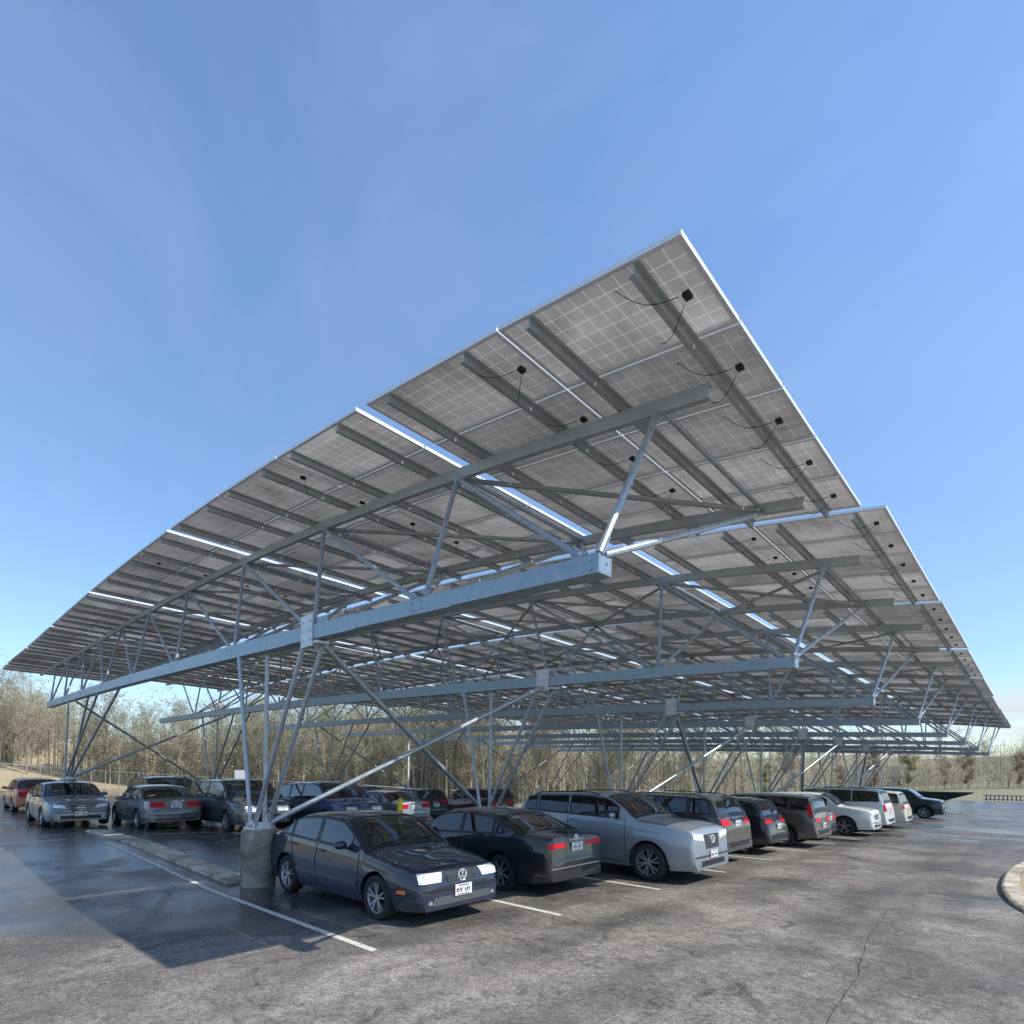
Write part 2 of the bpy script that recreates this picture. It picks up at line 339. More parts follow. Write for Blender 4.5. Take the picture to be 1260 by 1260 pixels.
# ------------------------------------------------------------------ ground shape
def g(X, Y):
    y = max(0., min(Y, 60.)); x = max(-20., min(X, 0.))
    return -.0214*y-.036*max(x, -5.5)+.0024*x*min(y, 30)
EDGE = [(-60, -60), (-56, -6), (-54, 4), (-40, 13), (-27, 20), (-24, 30), (-23, 40), (-22, 75)]
def smooth(a, b, x):
    t = max(0., min(1., (x-a)/(b-a))); return t*t*(3-2*t)
def edge_dist(X, Y):
    # signed distance beyond the back edge of the lot
    best = 1e9; sg = 1
    for (x0, y0), (x1, y1) in zip(EDGE, EDGE[1:]):
        dx, dy = x1-x0, y1-y0; l2 = dx*dx+dy*dy; t = max(0, min(1, ((X-x0)*dx+(Y-y0)*dy)/l2))
        px, py = x0+t*dx, y0+t*dy; d = math.hypot(X-px, Y-py)
        if d < best-1e-9: best = d; sg = 1 if (dx*(Y-y0)-dy*(X-x0)) > 0 else -1
    return best*sg
def terrain(X, Y):
    z = g(X, Y)-.06
    e = edge_dist(X, Y) if (-140 < X < 0 and -70 < Y < 80) else (40 if X < -60 else 0)
    if Y > 78: e = max(0., -24-X)
    if e > 0: z += smooth(20, 62, e)*(6.5 if Y > 0 else 4.5)
    if e > 0: z += .035*min(e, 30)*smooth(30, -5, Y)*4.2*.55+.008*min(e, 30)
    # hills far to the right
    z += smooth(200, 300, Y)*6*smooth(-120, -20, X)+smooth(260, 420, Y)*6
    z += .05*math.sin(X*.7)*math.sin(Y*.6)*min(1, max(0, e)/6)
    return z
def sheet(name, xs, ys, fz, mat, keep=None, kind='structure'):
    vs = [(x, y, fz(x, y)) for y in ys for x in xs]; n = len(xs)
    fs = []
    for j in range(len(ys)-1):
        for i in range(n-1):
            if keep is None or keep((xs[i]+xs[i+1])/2, (ys[j]+ys[j+1])/2): fs.append((j*n+i, j*n+i+1, (j+1)*n+i+1, (j+1)*n+i))
    used = sorted({i for f in fs for i in f}); mp = {a: b for b, a in enumerate(used)}
    o = mk(name, [vs[i] for i in used], [tuple(mp[i] for i in f) for f in fs], mat, smooth=True); o['kind'] = kind; return o
def rng(a, b, s):
    n = int(round((b-a)/s)); return [a+(b-a)*i/n for i in range(n+1)]
txs = [-4000, -1500, -600, -300, -200]+rng(-150, 20, 1.5)+rng(24, 120, 8)+[200, 400, 1000, 4000]
tys = [-4000, -1000, -300, -150]+rng(-90, 90, 1.5)+rng(96, 440, 8)+[600, 1000, 4000]
sheet('ground', txs, tys, terrain, M['ground'])
# asphalt: rows of quads that follow the lot's back edge
def asphalt():
    vs, fs = [], []; ys = rng(-60, 75, 1.0); cols = 60
    def left(Y):
        for (x0, y0), (x1, y1) in zip(EDGE, EDGE[1:]):
            if y0 <= Y <= y1: return x0+(x1-x0)*(Y-y0)/(y1-y0)
        return -60
    for Y in ys:
        l = left(Y)+.35*math.sin(Y*1.3)*.4
        for i in range(cols+1):
            t = i/cols; X = l+(-0.0-l)*min(1, t*2) if t <= .5 else (t-.5)*2*70
            vs.append((X, Y, g(X, Y)))
    for j in range(len(ys)-1):
        for i in range(cols): a = j*(cols+1)+i; fs.append((a, a+1, a+cols+2, a+cols+1))
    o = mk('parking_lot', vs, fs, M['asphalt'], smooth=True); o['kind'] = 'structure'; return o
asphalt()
def strip(name, p, q, w, mat, dz=.004, n=24, thick=0):
    p, q = Vector(p), Vector(q); d = (q-p).normalized(); s = Vector((-d.y, d.x))*w/2; vs = []
    for i in range(n+1):
        c = p.lerp(q, i/n)
        for k in (-1, 1):
            x, y = c.x+s.x*k, c.y+s.y*k; vs.append((x, y, g(x, y)+dz))
    fs = [(2*i, 2*i+2, 2*i+3, 2*i+1) for i in range(n)]
    o = mk(name, vs, fs, mat); o['kind'] = 'structure'; return o
LY = [-.70, 2.04, 4.72, 7.42]+[7.42+2.69*i for i in range(1, 11)]
strip('parking_line', (-6.5, -.80), (4.35, -.62), .085, M['line'], n=50)
strip('parking_line', (-1.3, -.72), (-.3, -.08), .07, M['oldline'])
for y in LY[1:]: strip('parking_line', (.4, y), (4.75, y), .10, M['line'], n=30)
for y in (-6.5, 4.4, 7.1, 9.8, 12.5, 15.2): strip('parking_line', (-11.5, y), (-6.9, y), .10, M['oldline'], n=30)
strip('faded_line', (5.2, -3.6), (-.9, -.98), .13, M['oldline'], .005, 60)
strip('faded_line', (4.6, 2.6), (8.9, 1.9), .05, M['oldline'], .005, 40)
strip('faded_line', (6.0, .2), (6.9, 6.4), .05, M['oldline'], .005, 40)
strip('faded_line', (4.9, -1.2), (5.3, 9.5), .035, M['oldline'], .006, 60)
# long crack running away from the camera, jagged
def crack(pts, w, name='pavement_crack'):
    mb = MB(); prev = None; out = []
    for (x0, y0), (x1, y1) in zip(pts, pts[1:]):
        for i in range(10):
            t = i/10; out.append((x0+(x1-x0)*t+random.uniform(-.014, .014), y0+(y1-y0)*t+random.uniform(-.02, .02)))
    vs = []; 
    for i, (x, y) in enumerate(out):
        ww = w*random.uniform(.5, 1.2)
        vs += [(x-ww/2, y-ww/3, g(x, y)+.005), (x+ww/2, y+ww/3, g(x, y)+.005)]
    fs = [(2*i, 2*i+1, 2*i+3, 2*i+2) for i in range(len(out)-1)]
    o = mk(name, vs, fs, M['crackseal']); o['kind'] = 'structure'
crack([(8.35, .3), (8.2, 2.2), (7.95, 4), (7.8, 6.2)], .006)
crack([(8.35, .3), (8.7, .6), (9.2, .2)], .016)
# concrete strip between the two piers
def kerbstrip():
    vs = []; n = 40
    for i in range(n+1):
        X = -.35-(9.2)*i/n
        for y in (-.36, .05):
            for z in (0, .05): vs.append((X, y-.006*i, g(X, y)+z))
    fs = []
    for i in range(n):
        a = 4*i; b = a+4; fs += [(a, a+1, b+1, b), (a+1, a+3, b+3, b+1), (a+3, a+2, b+2, b+3)]
    fs += [(0, 2, 3, 1), (4*n, 4*n+1, 4*n+3, 4*n+2)]
    o = mk('kerb', vs, fs, M['kerb']); o['kind'] = 'structure'
kerbstrip()
# kerb island at the right edge of the picture
def island():
    root = empty('kerb_island', (11.35, 10.4, g(5, 10.4)), 0, 'pale rounded concrete kerb island at the right edge of the driving lane', 'traffic island')
    n = 48; vs = []; out = []
    for i in range(n):
        a = 2*math.pi*i/n; cx = abs(math.cos(a))**.8*math.copysign(1, math.cos(a)); cy = abs(math.sin(a))**.8*math.copysign(1, math.sin(a))
        out.append((cx*2.45, cy*5.0))
    mb = MB()
    for k, (sc, z) in enumerate([(1.0, -.05), (1.0, .11), (.985, .135), (.90, .14)]):
        for x, y in out: mb.v.append((x*sc, y*(1-(1-sc)*.55), z))
    for k in range(3):
        for i in range(n): j = (i+1) % n; mb.f.append((k*n+i, k*n+j, (k+1)*n+j, (k+1)*n+i)); mb.m.append(0)
    mb.build('kerb_ring', M['kerb'], root)
    v2 = [(x*.90, y*.945, .12) for x, y in out]+[(0, 0, .2)]
    mk('soil', v2, [(i, (i+1) % n, n) for i in range(n)], M['ground'], root)
island()

# ------------------------------------------------------------------ solar canopy
XC, YE, ZC, D = 7.881, -.678, 5.421, .068
YN = [0, 5.21, 10.68, 16.256, 21.857, 27.209, 32.6, 38.0]
TY = -.028
PZ = [0, 0, .06, .09, .11, .12, .13, .13]
PX = [0, .15, .07, -.05, -.16, -.30, -.36, -.42]
def Zc(X, dy=0, n=0):
    u = XC-(X-n*D); u2 = min(u, 33); return ZC+u2*.1574-.00642*u2*u2+.0000919*u2**3-.115*n+TY*dy
def Zb(X, n=0):
    x = X-n*D-5; return ZC-1.599-.0449*x-.00063*x*x-.115*n
# module ladder (distance from the right edge), S marks an open slit
G1 = .20
cols = [(0, 1.68), (1.70, 3.72), (3.72+G1, 5.93), (5.95, 8.03), (8.05, 10.42), (10.42+G1, 12.75), (12.77, 14.93), (14.95, 17.10),
        (17.10+G1, 19.20), (19.22, 21.1), (21.12, 22.95), (22.95+G1, 24.95), (24.97, 26.75), (26.77, 28.50), (28.50+G1, 30.6), (30.62, 32.7), (32.72, 34.7), (34.7+G1, 36.6)]
A_Y, B_Y = .734, 3.415
Au = [.95, 3.80, 7.2, 10.50, 13.9, 17.18, 20.1, 23.03, 25.8, 28.58, 31.5, 34.7]
Bu = [1.05, 3.55, 6.11, 9.0, 12.2, 15.5, 18.6, 21.5, 24.4, 27.2, 30.0]
ROW = .985; NR = 5; BL = ROW*NR
pmesh = {}
def panel_mesh(ci):
    if ci in pmesh: return pmesh[ci]
    u0, u1 = cols[ci]; x1, x0 = XC-u0, XC-u1; mb = MB(); t = .035; fw = .035; y0, y1 = 0, ROW-.02
    z = lambda x, y: Zc(x, y)
    def q(xa, xb, ya, yb, zo): return [(xa, ya, z(xa, ya)+zo), (xb, ya, z(xb, ya)+zo), (xb, yb, z(xb, yb)+zo), (xa, yb, z(xa, yb)+zo)]
    inner = (x0+fw, x1-fw, y0+fw, y1-fw)
    mb.add(q(*inner, .022), [(3, 2, 1, 0)], 0); mb.add(q(*inner, .028), [(0, 1, 2, 3)], 0)
    for xa, xb, ya, yb in ((x0, x1, y0, y0+fw), (x0, x1, y1-fw, y1), (x0, x0+fw, y0+fw, y1-fw), (x1-fw, x1, y0+fw, y1-fw)):
        lo = q(xa, xb, ya, yb, 0); hi = q(xa, xb, ya, yb, .04)
        mb.add(lo+hi, [(3, 2, 1, 0), (4, 5, 6, 7), (0, 1, 5, 4), (1, 2, 6, 5), (2, 3, 7, 6), (3, 0, 4, 7)], 1)
    me = bpy.data.meshes.new('solar_panel'); me.from_pydata(mb.v, [], mb.f); me.materials.append(M['panel']); me.materials.append(M['frame'])
    uv = me.uv_layers.new(name='UVMap')
    for p, mi in zip(me.polygons, mb.m):
        p.material_index = mi
        for li in p.loop_indices:
            v = me.vertices[me.loops[li].vertex_index].co; uv.data[li].uv = ((v.x-x0-fw)/(x1-x0-2*fw), (v.y-fw)/(y1-y0-2*fw))
    me.update(); pmesh[ci] = me; return me
jmesh = {}
def jb_mesh(ci):
    if ci in jmesh: return jmesh[ci]
    u0, u1 = cols[ci]; right = ci in (0, 2, 5, 8, 11, 14, 1)
    X = XC-u0-.20 if ci != 1 else XC-u0-.16; mb = MB(); y = .5; z = Zc(X, y)
    mb.box((X, y, z-.004), (.055, .07, .03))
    # leads sagging to the purlin
    for sgn in (-1, 1):
        prev = Vector((X-.05, y+.05*sgn, z-.02))
        for k in range(1, 7):
            t = k/6; x = X-.05-.36*t; yy = y+sgn*(.05+.30*t); cur = Vector((x, yy, Zc(x, yy)-.02-.09*math.sin(math.pi*t)))
            mb.tube(prev, cur, .0035, n=4, cap=False); prev = cur
    me = bpy.data.meshes.new('junction_box'); me.from_pydata(mb.v, [], mb.f); me.materials.append(M['jbox']); jmesh[ci] = me; return me
pur_m = {}
def purlin_mesh(u):
    if u in pur_m: return pur_m[u]
    X = XC-u; mb = MB(); a = .10; mb.beam((X, .02, Zc(X, .02)-.047), (X, BL-.03, Zc(X, BL-.03)-.047), .010, .09)
    mb.beam((X+.022, .02, Zc(X, .02)-.006), (X+.022, BL-.03, Zc(X, BL-.03)-.006), .034, .008)
    mb.beam((X-.022, .02, Zc(X, .02)-.088), (X-.022, BL-.03, Zc(X, BL-.03)-.088), .034, .008)
    me = bpy.data.meshes.new('purlin'); me.from_pydata(mb.v, [], mb.f); me.materials.append(M['purl']); pur_m[u] = me; return me
purlins = []
for u0, u1 in cols:
    w = u1-u0; purlins += [u0+w*.22, u0+w*.80]
LPX = [-15.9, -17.0, -17.1, -16.9, -16.8, -16.8, -16.8, -16.8]
ORD = ['nearest', 'second', 'third', 'fourth', 'fifth', 'sixth', 'seventh', 'farthest']
def canopy(n):
    where = {0: 'solar canopy bay nearest the camera, over the dark sedan at the front', 7: 'farthest solar canopy bay of the array, small beyond the pale parked cars'}.get(n, '%s solar canopy bay counted back from the front edge of the array' % ORD[n])
    root = empty('solar_canopy', (n*D, YN[n], 0), 0, where, 'solar canopy', 'solar canopy bays over the parked cars')
    ncol = 14 if n == 0 else (17 if n < 4 else 16)
    if n == 0: ncol = 18
    near = n < 4
    zn = -.115*n
    # modules
    if near:
        for c in range(ncol):
            me = panel_mesh(c)
            for r in range(NR):
                o = bpy.data.objects.new('solar_panel', me); C.objects.link(o); o.parent = root
                o.location = (PX[n], YE+r*ROW, zn+PZ[n]+TY*r*ROW)
                if n < 2 and c in ((0, 1, 3, 6) if n == 0 else (0, 1)):
                    j = bpy.data.objects.new('junction_box', jb_mesh(c)); C.objects.link(j); j.parent = o
                elif n < 4 and c == 0:
                    j = bpy.data.objects.new('junction_box', jb_mesh(c)); C.objects.link(j); j.parent = o
    else:
        for c in range(ncol):
            key = ('s', c)
            if key not in pmesh:
                src = panel_mesh(c); mb = MB(); uvs = []
                me = bpy.data.meshes.new('panel_row'); V = [v.co.copy() for v in src.vertices]; F = [tuple(p.vertices) for p in src.polygons]; MI = [p.material_index for p in src.polygons]
                base = [tuple(l.uv) for l in src.uv_layers[0].data]
                for r in range(NR):
                    mb.add([v+Vector((0, r*ROW, TY*r*ROW)) for v in V], F); uvs += base
                me.from_pydata(mb.v, [], mb.f); me.materials.append(M['panel']); me.materials.append(M['frame'])
                uv = me.uv_layers.new(name='UVMap')
                for i, q in enumerate(uvs): uv.data[i].uv = q
                for i, p in enumerate(me.polygons): p.material_index = MI[i % len(MI)]
                pmesh[key] = me
            o = bpy.data.objects.new('panel_row', pmesh[key]); C.objects.link(o); o.parent = root; o.location = (PX[n], YE, zn+PZ[n])
    uend = cols[ncol-1][1]
    for u in purlins:
        if u > uend: continue
        o = bpy.data.objects.new('purlin', purlin_mesh(u)); C.objects.link(o); o.parent = root; o.location = (PX[n], YE, zn+PZ[n])
    # local coordinates: root sits at (n*D, YN), so X below is before the shift
    zc = lambda X, y: Zc(X, y-YE)+zn+PZ[n]
    zb = lambda X: ZC-1.669-.0449*(X-5)-.00063*(X-5)**2+zn
    for nmY in (A_Y, B_Y):
        mb = MB(); a = .45; xs = [XC-a-(uend-.55-a)*i/16 for i in range(17)]
        for x0, x1 in zip(xs, xs[1:]):
            mb.beam((x0, nmY, zc(x0, nmY)-.165), (x1, nmY, zc(x1, nmY)-.165), .012, .135)
            mb.beam((x0, nmY+.03, zc(x0, nmY)-.105), (x1, nmY+.03, zc(x1, nmY)-.105), .07, .012)
            mb.beam((x0, nmY+.03, zc(x0, nmY)-.228), (x1, nmY+.03, zc(x1, nmY)-.228), .07, .012)
        mb.build('top_chord', M['purl'], root)
    xr = XC-1.05+[0, -.1, -.2][min(n, 2)]
    xl = [-19.9, -24.3, -24.1, -25.0, -24.5, -24.5, -24.5, -24.5][n]
    mb = MB(); xs = [xr-(xr-xl)*i/14 for i in range(15)]
    for x0, x1 in zip(xs, xs[1:]):
        h = min(.235, .155+.011*(6.8-(x0+x1)/2))
        mb.beam((x0, -.09, zb(x0)), (x1, -.09, zb(x1)), .014, h)
        mb.beam((x0, .09, zb(x0)), (x1, .09, zb(x1)), .014, h)
        mb.beam((x0, 0, zb(x0)-h/2+.008), (x1, 0, zb(x1)-h/2+.008), .166, .012)
        mb.beam((x0, 0, zb(x0)+h/2-.012), (x1, 0, zb(x1)+h/2-.012), .166, .012)
    mb.box((xs[0]-.006, 0, zb(xs[0])), (.010, .166, .13))
    mb.build('bottom_chord', M['chord'], root)
    # splice plates with bolts, both sides, proud of the chord
    XP = 1.77; mb = MB()
    for sx in (-1, 1):
        mb.box((XP, sx*.108, zb(XP)+.02), (.33, .02, .46))
        for bx in (-.11, .11):
            for bz in (-.13, .0, .13): mb.tube((XP+bx, sx*.118, zb(XP)+.02+bz), (XP+bx, sx*.140, zb(XP)+.02+bz), .016, n=6)
        mb.tube((XP-.02, sx*.115, zb(XP)+.03), (XP-.02, sx*.124, zb(XP)+.03), .05, n=12)
    mb.box((XP+.22, 0, zb(XP)-.16), (.10, .20, .04)); mb.build('splice_plate', [M['plateS'], M['black']], root)
    # small bolt heads along the near face of the chord
    if n < 3:
        mb = MB()
        for u in Bu:
            X = XC-u
            if X < xl: continue
            for dx in (-.12, .12):
                for dz in (-.04, .04): mb.tube((X+dx*.7, -.096, zb(X)+dz), (X+dx*.7, -.108, zb(X)+dz), .013, n=6)
        mb.build('bolt', M['steel'], root)
    # webs
    NA = len([u for u in Au if XC-u > -26.5 and u < uend])
    rt = .032 if n < 2 else .031
    def web(p, q, r=rt):
        mb = MB(); mb.tube(p, q, r, n=8)
        d = (Vector(q)-Vector(p)).normalized()
        for e, s in ((Vector(p), 1), (Vector(q), -1)): mb.beam(e-d*.02*s, e+d*.16*s, .10, .012, up=(0, 1, 0))
        mb.build('web_brace', M['steel'], root)
    for k, ub in enumerate(Bu):
        X = XC-ub
        if k == 0: X = xr-.12
        if X < xl+.1 or k+1 >= NA: continue
        bt = zb(X)+.10
        for yy, off in ((A_Y, -.04), (B_Y, .04)):
            for j in (k, k+1):
                if j < NA:
                    xa = XC-Au[j]; web((X+(.09 if j == k else -.09), off, bt), (xa, yy, zc(xa, yy)-.235))
        # plan brace between the two top chords
        if n < 5 and k+1 < NA:
            x1, x2 = XC-Au[k], XC-Au[k+1]; mb = MB()
            mb.beam((x1, B_Y-.06, zc(x1, B_Y)-.215), (x2, A_Y+.1, zc(x2, A_Y)-.215), .055, .045); mb.build('plan_brace', M['purl'], root)
            if n > 0: mb = MB(); mb.beam((x1, A_Y+.1, zc(x1, A_Y)-.26), (x2, B_Y-.06, zc(x2, B_Y)-.26), .05, .04); mb.build('plan_brace', M['purl'], root)
            mb = MB(); mb.tube((x1, A_Y+.08, zc(x1, A_Y)-.17), (x1, B_Y-.02, zc(x1, B_Y)-.17), .03, n=6); mb.build('cross_member', M['steel'], root)
    # end brace at the low end
    # piers and struts
    def pier(X, tops, ztop, first):
        zg = g(X, YN[n]); r = .27 if first else .25
        mb = MB(); prof = [(r, zg-.4), (r, zg+.02), (r, zg+.45), (r-.006, zg+.455), (r-.006, zg+.462), (r, zg+.467), (r, ztop-.035), (r-.025, ztop), (.001, ztop)]
        mb.lathe([(a, b) for a, b in prof], 32, c=(X, 0, 0)); p = mb.build('concrete_pier', M['pier'], root); autosmooth(p, 40)
        mb = MB(); mb.box((X, 0, ztop+.012), (.36, .36, .024)); mb.box((X+.20, .0, ztop+.06), (.16, .16, .11))
        for sx in (-.14, .14):
            for sy in (-.14, .14): mb.tube((X+sx, sy, ztop), (X+sx, sy, ztop+.09), .014, n=6)
        mb.build('base_plate', M['plateS'], p)
        for (tx, ty, bx, by) in tops:
            mb = MB(); a = (X+bx, by, ztop+.04); b = (tx, ty, zb(tx)-.10); mb.tube(a, b, .036, n=10)
            d = (Vector(b)-Vector(a)).normalized(); mb.beam(Vector(a)-d*.02, Vector(a)+d*.18, .12, .014, up=(0, 1, 0)); mb.beam(Vector(b)-d*.16, Vector(b)+d*.03, .12, .014, up=(0, 1, 0))
            o = mb.build('strut', M['steel'], root); autosmooth(o, 50)
    zt = .93-.115*n*.8
    zt = .93-.115*n if n < 4 else g(0, YN[n])+.92
    pier(0, [(-.72, -.08, -.08, -.10), (.05, .08, -.02, .10), (1.62, -.06, .05, -.10), (1.95, .07, .10, .10)], zt, True)
    LP = LPX[n]; lt = [1.52, 1.05, .70, .30, .05, -.1, -.2, -.3][n]
    lt = max(lt, g(LP, YN[n])+.75)
    t4 = [(-15.65, -.07), (-13.3, .07), (-11.2, -.07), (-9.4, .07)] if n == 0 else [(LP-1.2, -.07), (LP+.3, .07), (LP+2.4, -.07), (LP+3.6, .07)]
    pier(LP, [(a, b, (-.1+.06*i), b) for i, (a, b) in enumerate(t4)], lt, False)
    # X bracing to the next bay (every second opening)
    if n % 2 == 0 and n < 7:
        dy = YN[n+1]-YN[n]; zt2 = .93-.115*(n+1) if n+1 < 4 else g(0, YN[n+1])+.92
        mb = MB(); mb.tube((XP, .14, zb(XP)-.13), (D+.1, dy-.12, zt2+.10), .048, n=10); o = mb.build('cross_brace', M['steel'], root); autosmooth(o, 50)
        mb = MB(); mb.tube((.18, .12, zt+.10), (XP+D-.02, dy-.14, zb(XP)-.115-.13), .048, n=10); o = mb.build('cross_brace', M['steel'], root); autosmooth(o, 50)
        LQ = LPX[n+1]; lt2 = max([1.52, 1.05, .70, .30, .05, -.1, -.2, -.3][n+1], g(LQ, YN[n+1])+.75)
        x1 = t4[0][0]+.2; x2 = LQ+2.3
        mb = MB(); mb.tube((x1, .12, zb(x1)-.13), (LQ, dy-.12, lt2+.1), .042, n=8); mb.build('cross_brace', M['steel'], root)
        mb = MB(); mb.tube((LP+.1, .12, lt+.1), (x2, dy-.12, zb(x2)-.245), .042, n=8); mb.build('cross_brace', M['steel'], root)
    return root
for n in range(8): canopy(n)
# ------------------------------------------------------------------ cars
M['dkbar'] = principled('grille_bar_grey', (.09, .09, .095), .35); M['badge'] = principled('badge_chrome', (.80, .80, .82), .3, metal=.4)
def interp(pts, x):
    if x <= pts[0][0]: return pts[0][1]
    for (a, b), (c, d) in zip(pts, pts[1:]):
        if x <= c: return b+(d-b)*(x-a)/(c-a) if c > a else d
    return pts[-1][1]
def sinterp(pts, x, w=.05):
    return sum(interp(pts, x+k*w/6)*(7-abs(k)) for k in range(-6, 7))/49
class Shape:
    def __init__(s, **k):
        s.__dict__.update(k)
        if not hasattr(s, 'tum'): s.tum = .34
        s.mid = s.a+s.wb/2
    def X(s, t): return s.mid-t                      # distance from the nose -> local x (nose is +x)
    def top(s, t): return sinterp(s.prof, t, (.03 if t < .3 or t > s.L-.25 else min(.16, .03+.2*min(t-.3, s.L-.25-t))))
    def hw(s, t):
        w = s.W/2; a = max(0, 1-t/.80); b = max(0, 1-(s.L-t)/.75)
        w *= 1-s.nf*a**2.3-s.nr*b**2.4
        a = max(0, 1-t/.10); b = max(0, 1-(s.L-t)/.10)
        return w*(1-.07*a*a-.07*b*b)
    def belt(s, t): return interp(s.bl, t)
    def zsh(s, t): return min(s.belt(t), s.top(t)-.075)
    def ze(s, t): return s.top(t)-.055
    def low(s, t):
        z = s.sill
        a = max(0, 1-t/.5); b = max(0, 1-(s.L-t)/.6); z += .03*a+.08*b
        for c in (s.a, s.a+s.wb):
            d = abs(t-c); 
            if d < s.ra: z = max(z, s.r+math.sqrt(s.ra**2-d*d)*1.0)
        return z
    def side(s, t, z):
        w = s.hw(t); zs, lo = s.zsh(t), s.sill
        if z <= zs:
            q = (z-lo)/max(.05, zs-lo)
            f = 1-.075*max(0, (.5-q)/.5)**2.4-.055*max(0, (q-.5)/.5)**2.2-.012*math.exp(-((q-.80)/.07)**2)*.5
            return w*f
        return w*.945-s.tum*(z-zs)*min(1, (s.top(t)-zs)/.3+.3)
    def ye(s, t): return s.side(t, s.ze(t))
    def topz(s, t, q):                                # q = 0 centre .. 1 edge
        return s.top(t)-.055*q**4-.012*q*q
    def stations(s):
        st = set(); x = 0.0
        while x < s.L: st.add(round(x, 4)); x += .012 if (x < .13 or x > s.L-.15) else .045
        st.add(s.L)
        for c in (s.a, s.a+s.wb):
            for i in range(0, 19): st.add(round(c-s.ra*math.cos(math.pi*i/18), 4))
            st.add(round(c-s.ra-.001, 4)); st.add(round(c+s.ra+.001, 4))
        st = sorted(st); out = [st[0]]
        for v in st[1:]:
            if v-out[-1] > .0005: out.append(v)
        return out
def build_body(s, root, mat, holes):
    st = s.stations(); NJ = 13; NG = 6; NT = 9
    V = []; rowlen = None; info = []
    for t in st:
        lo, zs, ze = s.low(t), s.zsh(t), s.ze(t); lo = min(lo, zs-.05); half = []
        half.append((max(.05, s.side(t, lo)-.20), lo+.0))
        for j in range(NJ): z = lo+(zs-lo)*j/(NJ-1); half.append((s.side(t, z), z))
        for j in range(1, NG): z = zs+(ze-zs)*j/NG; half.append((s.side(t, z), z))
        ye = s.ye(t)
        for j in range(NT+1):
            q = 1-j/NT; q2 = q**.8; half.append((ye*q2, s.topz(t, q2)))
        row = [(s.X(t), y, z) for y, z in half]+[(s.X(t), -y, z) for y, z in half[-2::-1]]
        V += row; rowlen = len(row)
    F = []
    for i in range(len(st)-1):
        tm = (st[i]+st[i+1])/2
        for j in range(rowlen-1):
            a = i*rowlen+j; q = (a, a+rowlen, a+rowlen+1, a+1)
            c = sum((Vector(V[k]) for k in q), Vector())/4
            if any(h(tm, c.y, c.z, j if j < rowlen/2 else rowlen-2-j) for h in holes): continue
            F.append(q)
    n0 = 0; F.append(tuple(range(0, rowlen))); b = (len(st)-1)*rowlen; F.append(tuple(range(b+rowlen-1, b-1, -1)))
    o = mk('body', V, F, mat, root, smooth=True)
    autosmooth(o, 42)
    return o
def grid_patch(name, fn, nu, nv, mat, root, smooth=True, flip=False):
    vs = [fn(i/nu, j/nv) for i in range(nu+1) for j in range(nv+1)]
    fs = []
    for i in range(nu):
        for j in range(nv):
            a = i*(nv+1)+j; q = (a, a+1, a+nv+2, a+nv+1); fs.append(q[::-1] if flip else q)
    return mk(name, vs, fs, mat, root, smooth=smooth)
def frame_patch(name, fn, fnout, nu, nv, mat, root):
    # ring following the rim of a patch: (fn on the inside, fnout on the outside)
    ring = [(i/nu, 0) for i in range(nu)]+[(1, j/nv) for j in range(nv)]+[(1-i/nu, 1) for i in range(nu)]+[(0, 1-j/nv) for j in range(nv)]
    vs = [fn(*p) for p in ring]+[fnout(*p) for p in ring]; n = len(ring)
    return mk(name, vs, [(i, (i+1) % n, n+(i+1) % n, n+i) for i in range(n)], mat, root, smooth=True)
def make_wheel(s, root, t, sgn, rim, spokes):
    r = s.r; wd = .21; y0 = sgn*(s.hw(t)-.115)
    hub = MB(); hub.lathe([(.001, -sgn*.02), (r*.60, -sgn*.02), (r*.60, -sgn*.05)], 20, axis='y')
    w = hub.build('wheel', M['dark'], root, loc=(s.X(t), y0, r))
    ty = MB(); prof = [(r*.66, -.085), (r*.70, -.10), (r*.88, -.108), (r*.965, -.095), (r*.995, -.06), (r, 0), (r*.995, .06), (r*.965, .095), (r*.88, .108), (r*.70, .10), (r*.66, .085)]
    ty.lathe(prof, 36, axis='y'); o = ty.build('tyre', M['rubber'], w, smooth=True)
    rm = MB(); f = sgn*.075
    rm.lathe([(r*.70, f*1.22), (r*.66, f*1.18), (r*.63, f*.8), (r*.63, -f)], 36, axis='y')
    for k in range(spokes):
        a = 2*math.pi*k/spokes+.3
        for da in ((-.16, .16) if spokes <= 6 else (0,)):
            a1 = a+da*.55; a2 = a+da*1.25; wv = r*(.072 if spokes <= 6 else .085)
            p = Vector((math.cos(a1)*r*.12, f*.95, math.sin(a1)*r*.12)); q = Vector((math.cos(a2)*r*.66, f*1.12, math.sin(a2)*r*.66))
            rm.beam(p, q, wv, .022, up=(0, 1, 0))
    rm.lathe([(.001, f*1.06), (r*.13, f*1.05), (r*.15, f*.9)], 16, axis='y')
    o = rm.build('rim', rim, w); autosmooth(o, 30)
def project(body_bvh, fn, nu, nv, ang, off, ref=Vector((0, 0, 0))):
    # fn(u,v) -> (tangent coordinate, z); rays come in against the outward direction at plan angle ang
    n = Vector((math.cos(ang), math.sin(ang), 0)); t = Vector((-math.sin(ang), math.cos(ang), 0)); vs = []
    for i in range(nu+1):
        for j in range(nv+1):
            a, z = fn(i/nu, j/nv); o = ref+n*6+t*a+Vector((0, 0, z)); h = body_bvh.ray_cast(o, -n)
            vs.append((h[0]+n*off) if h[0] else None)
    return vs
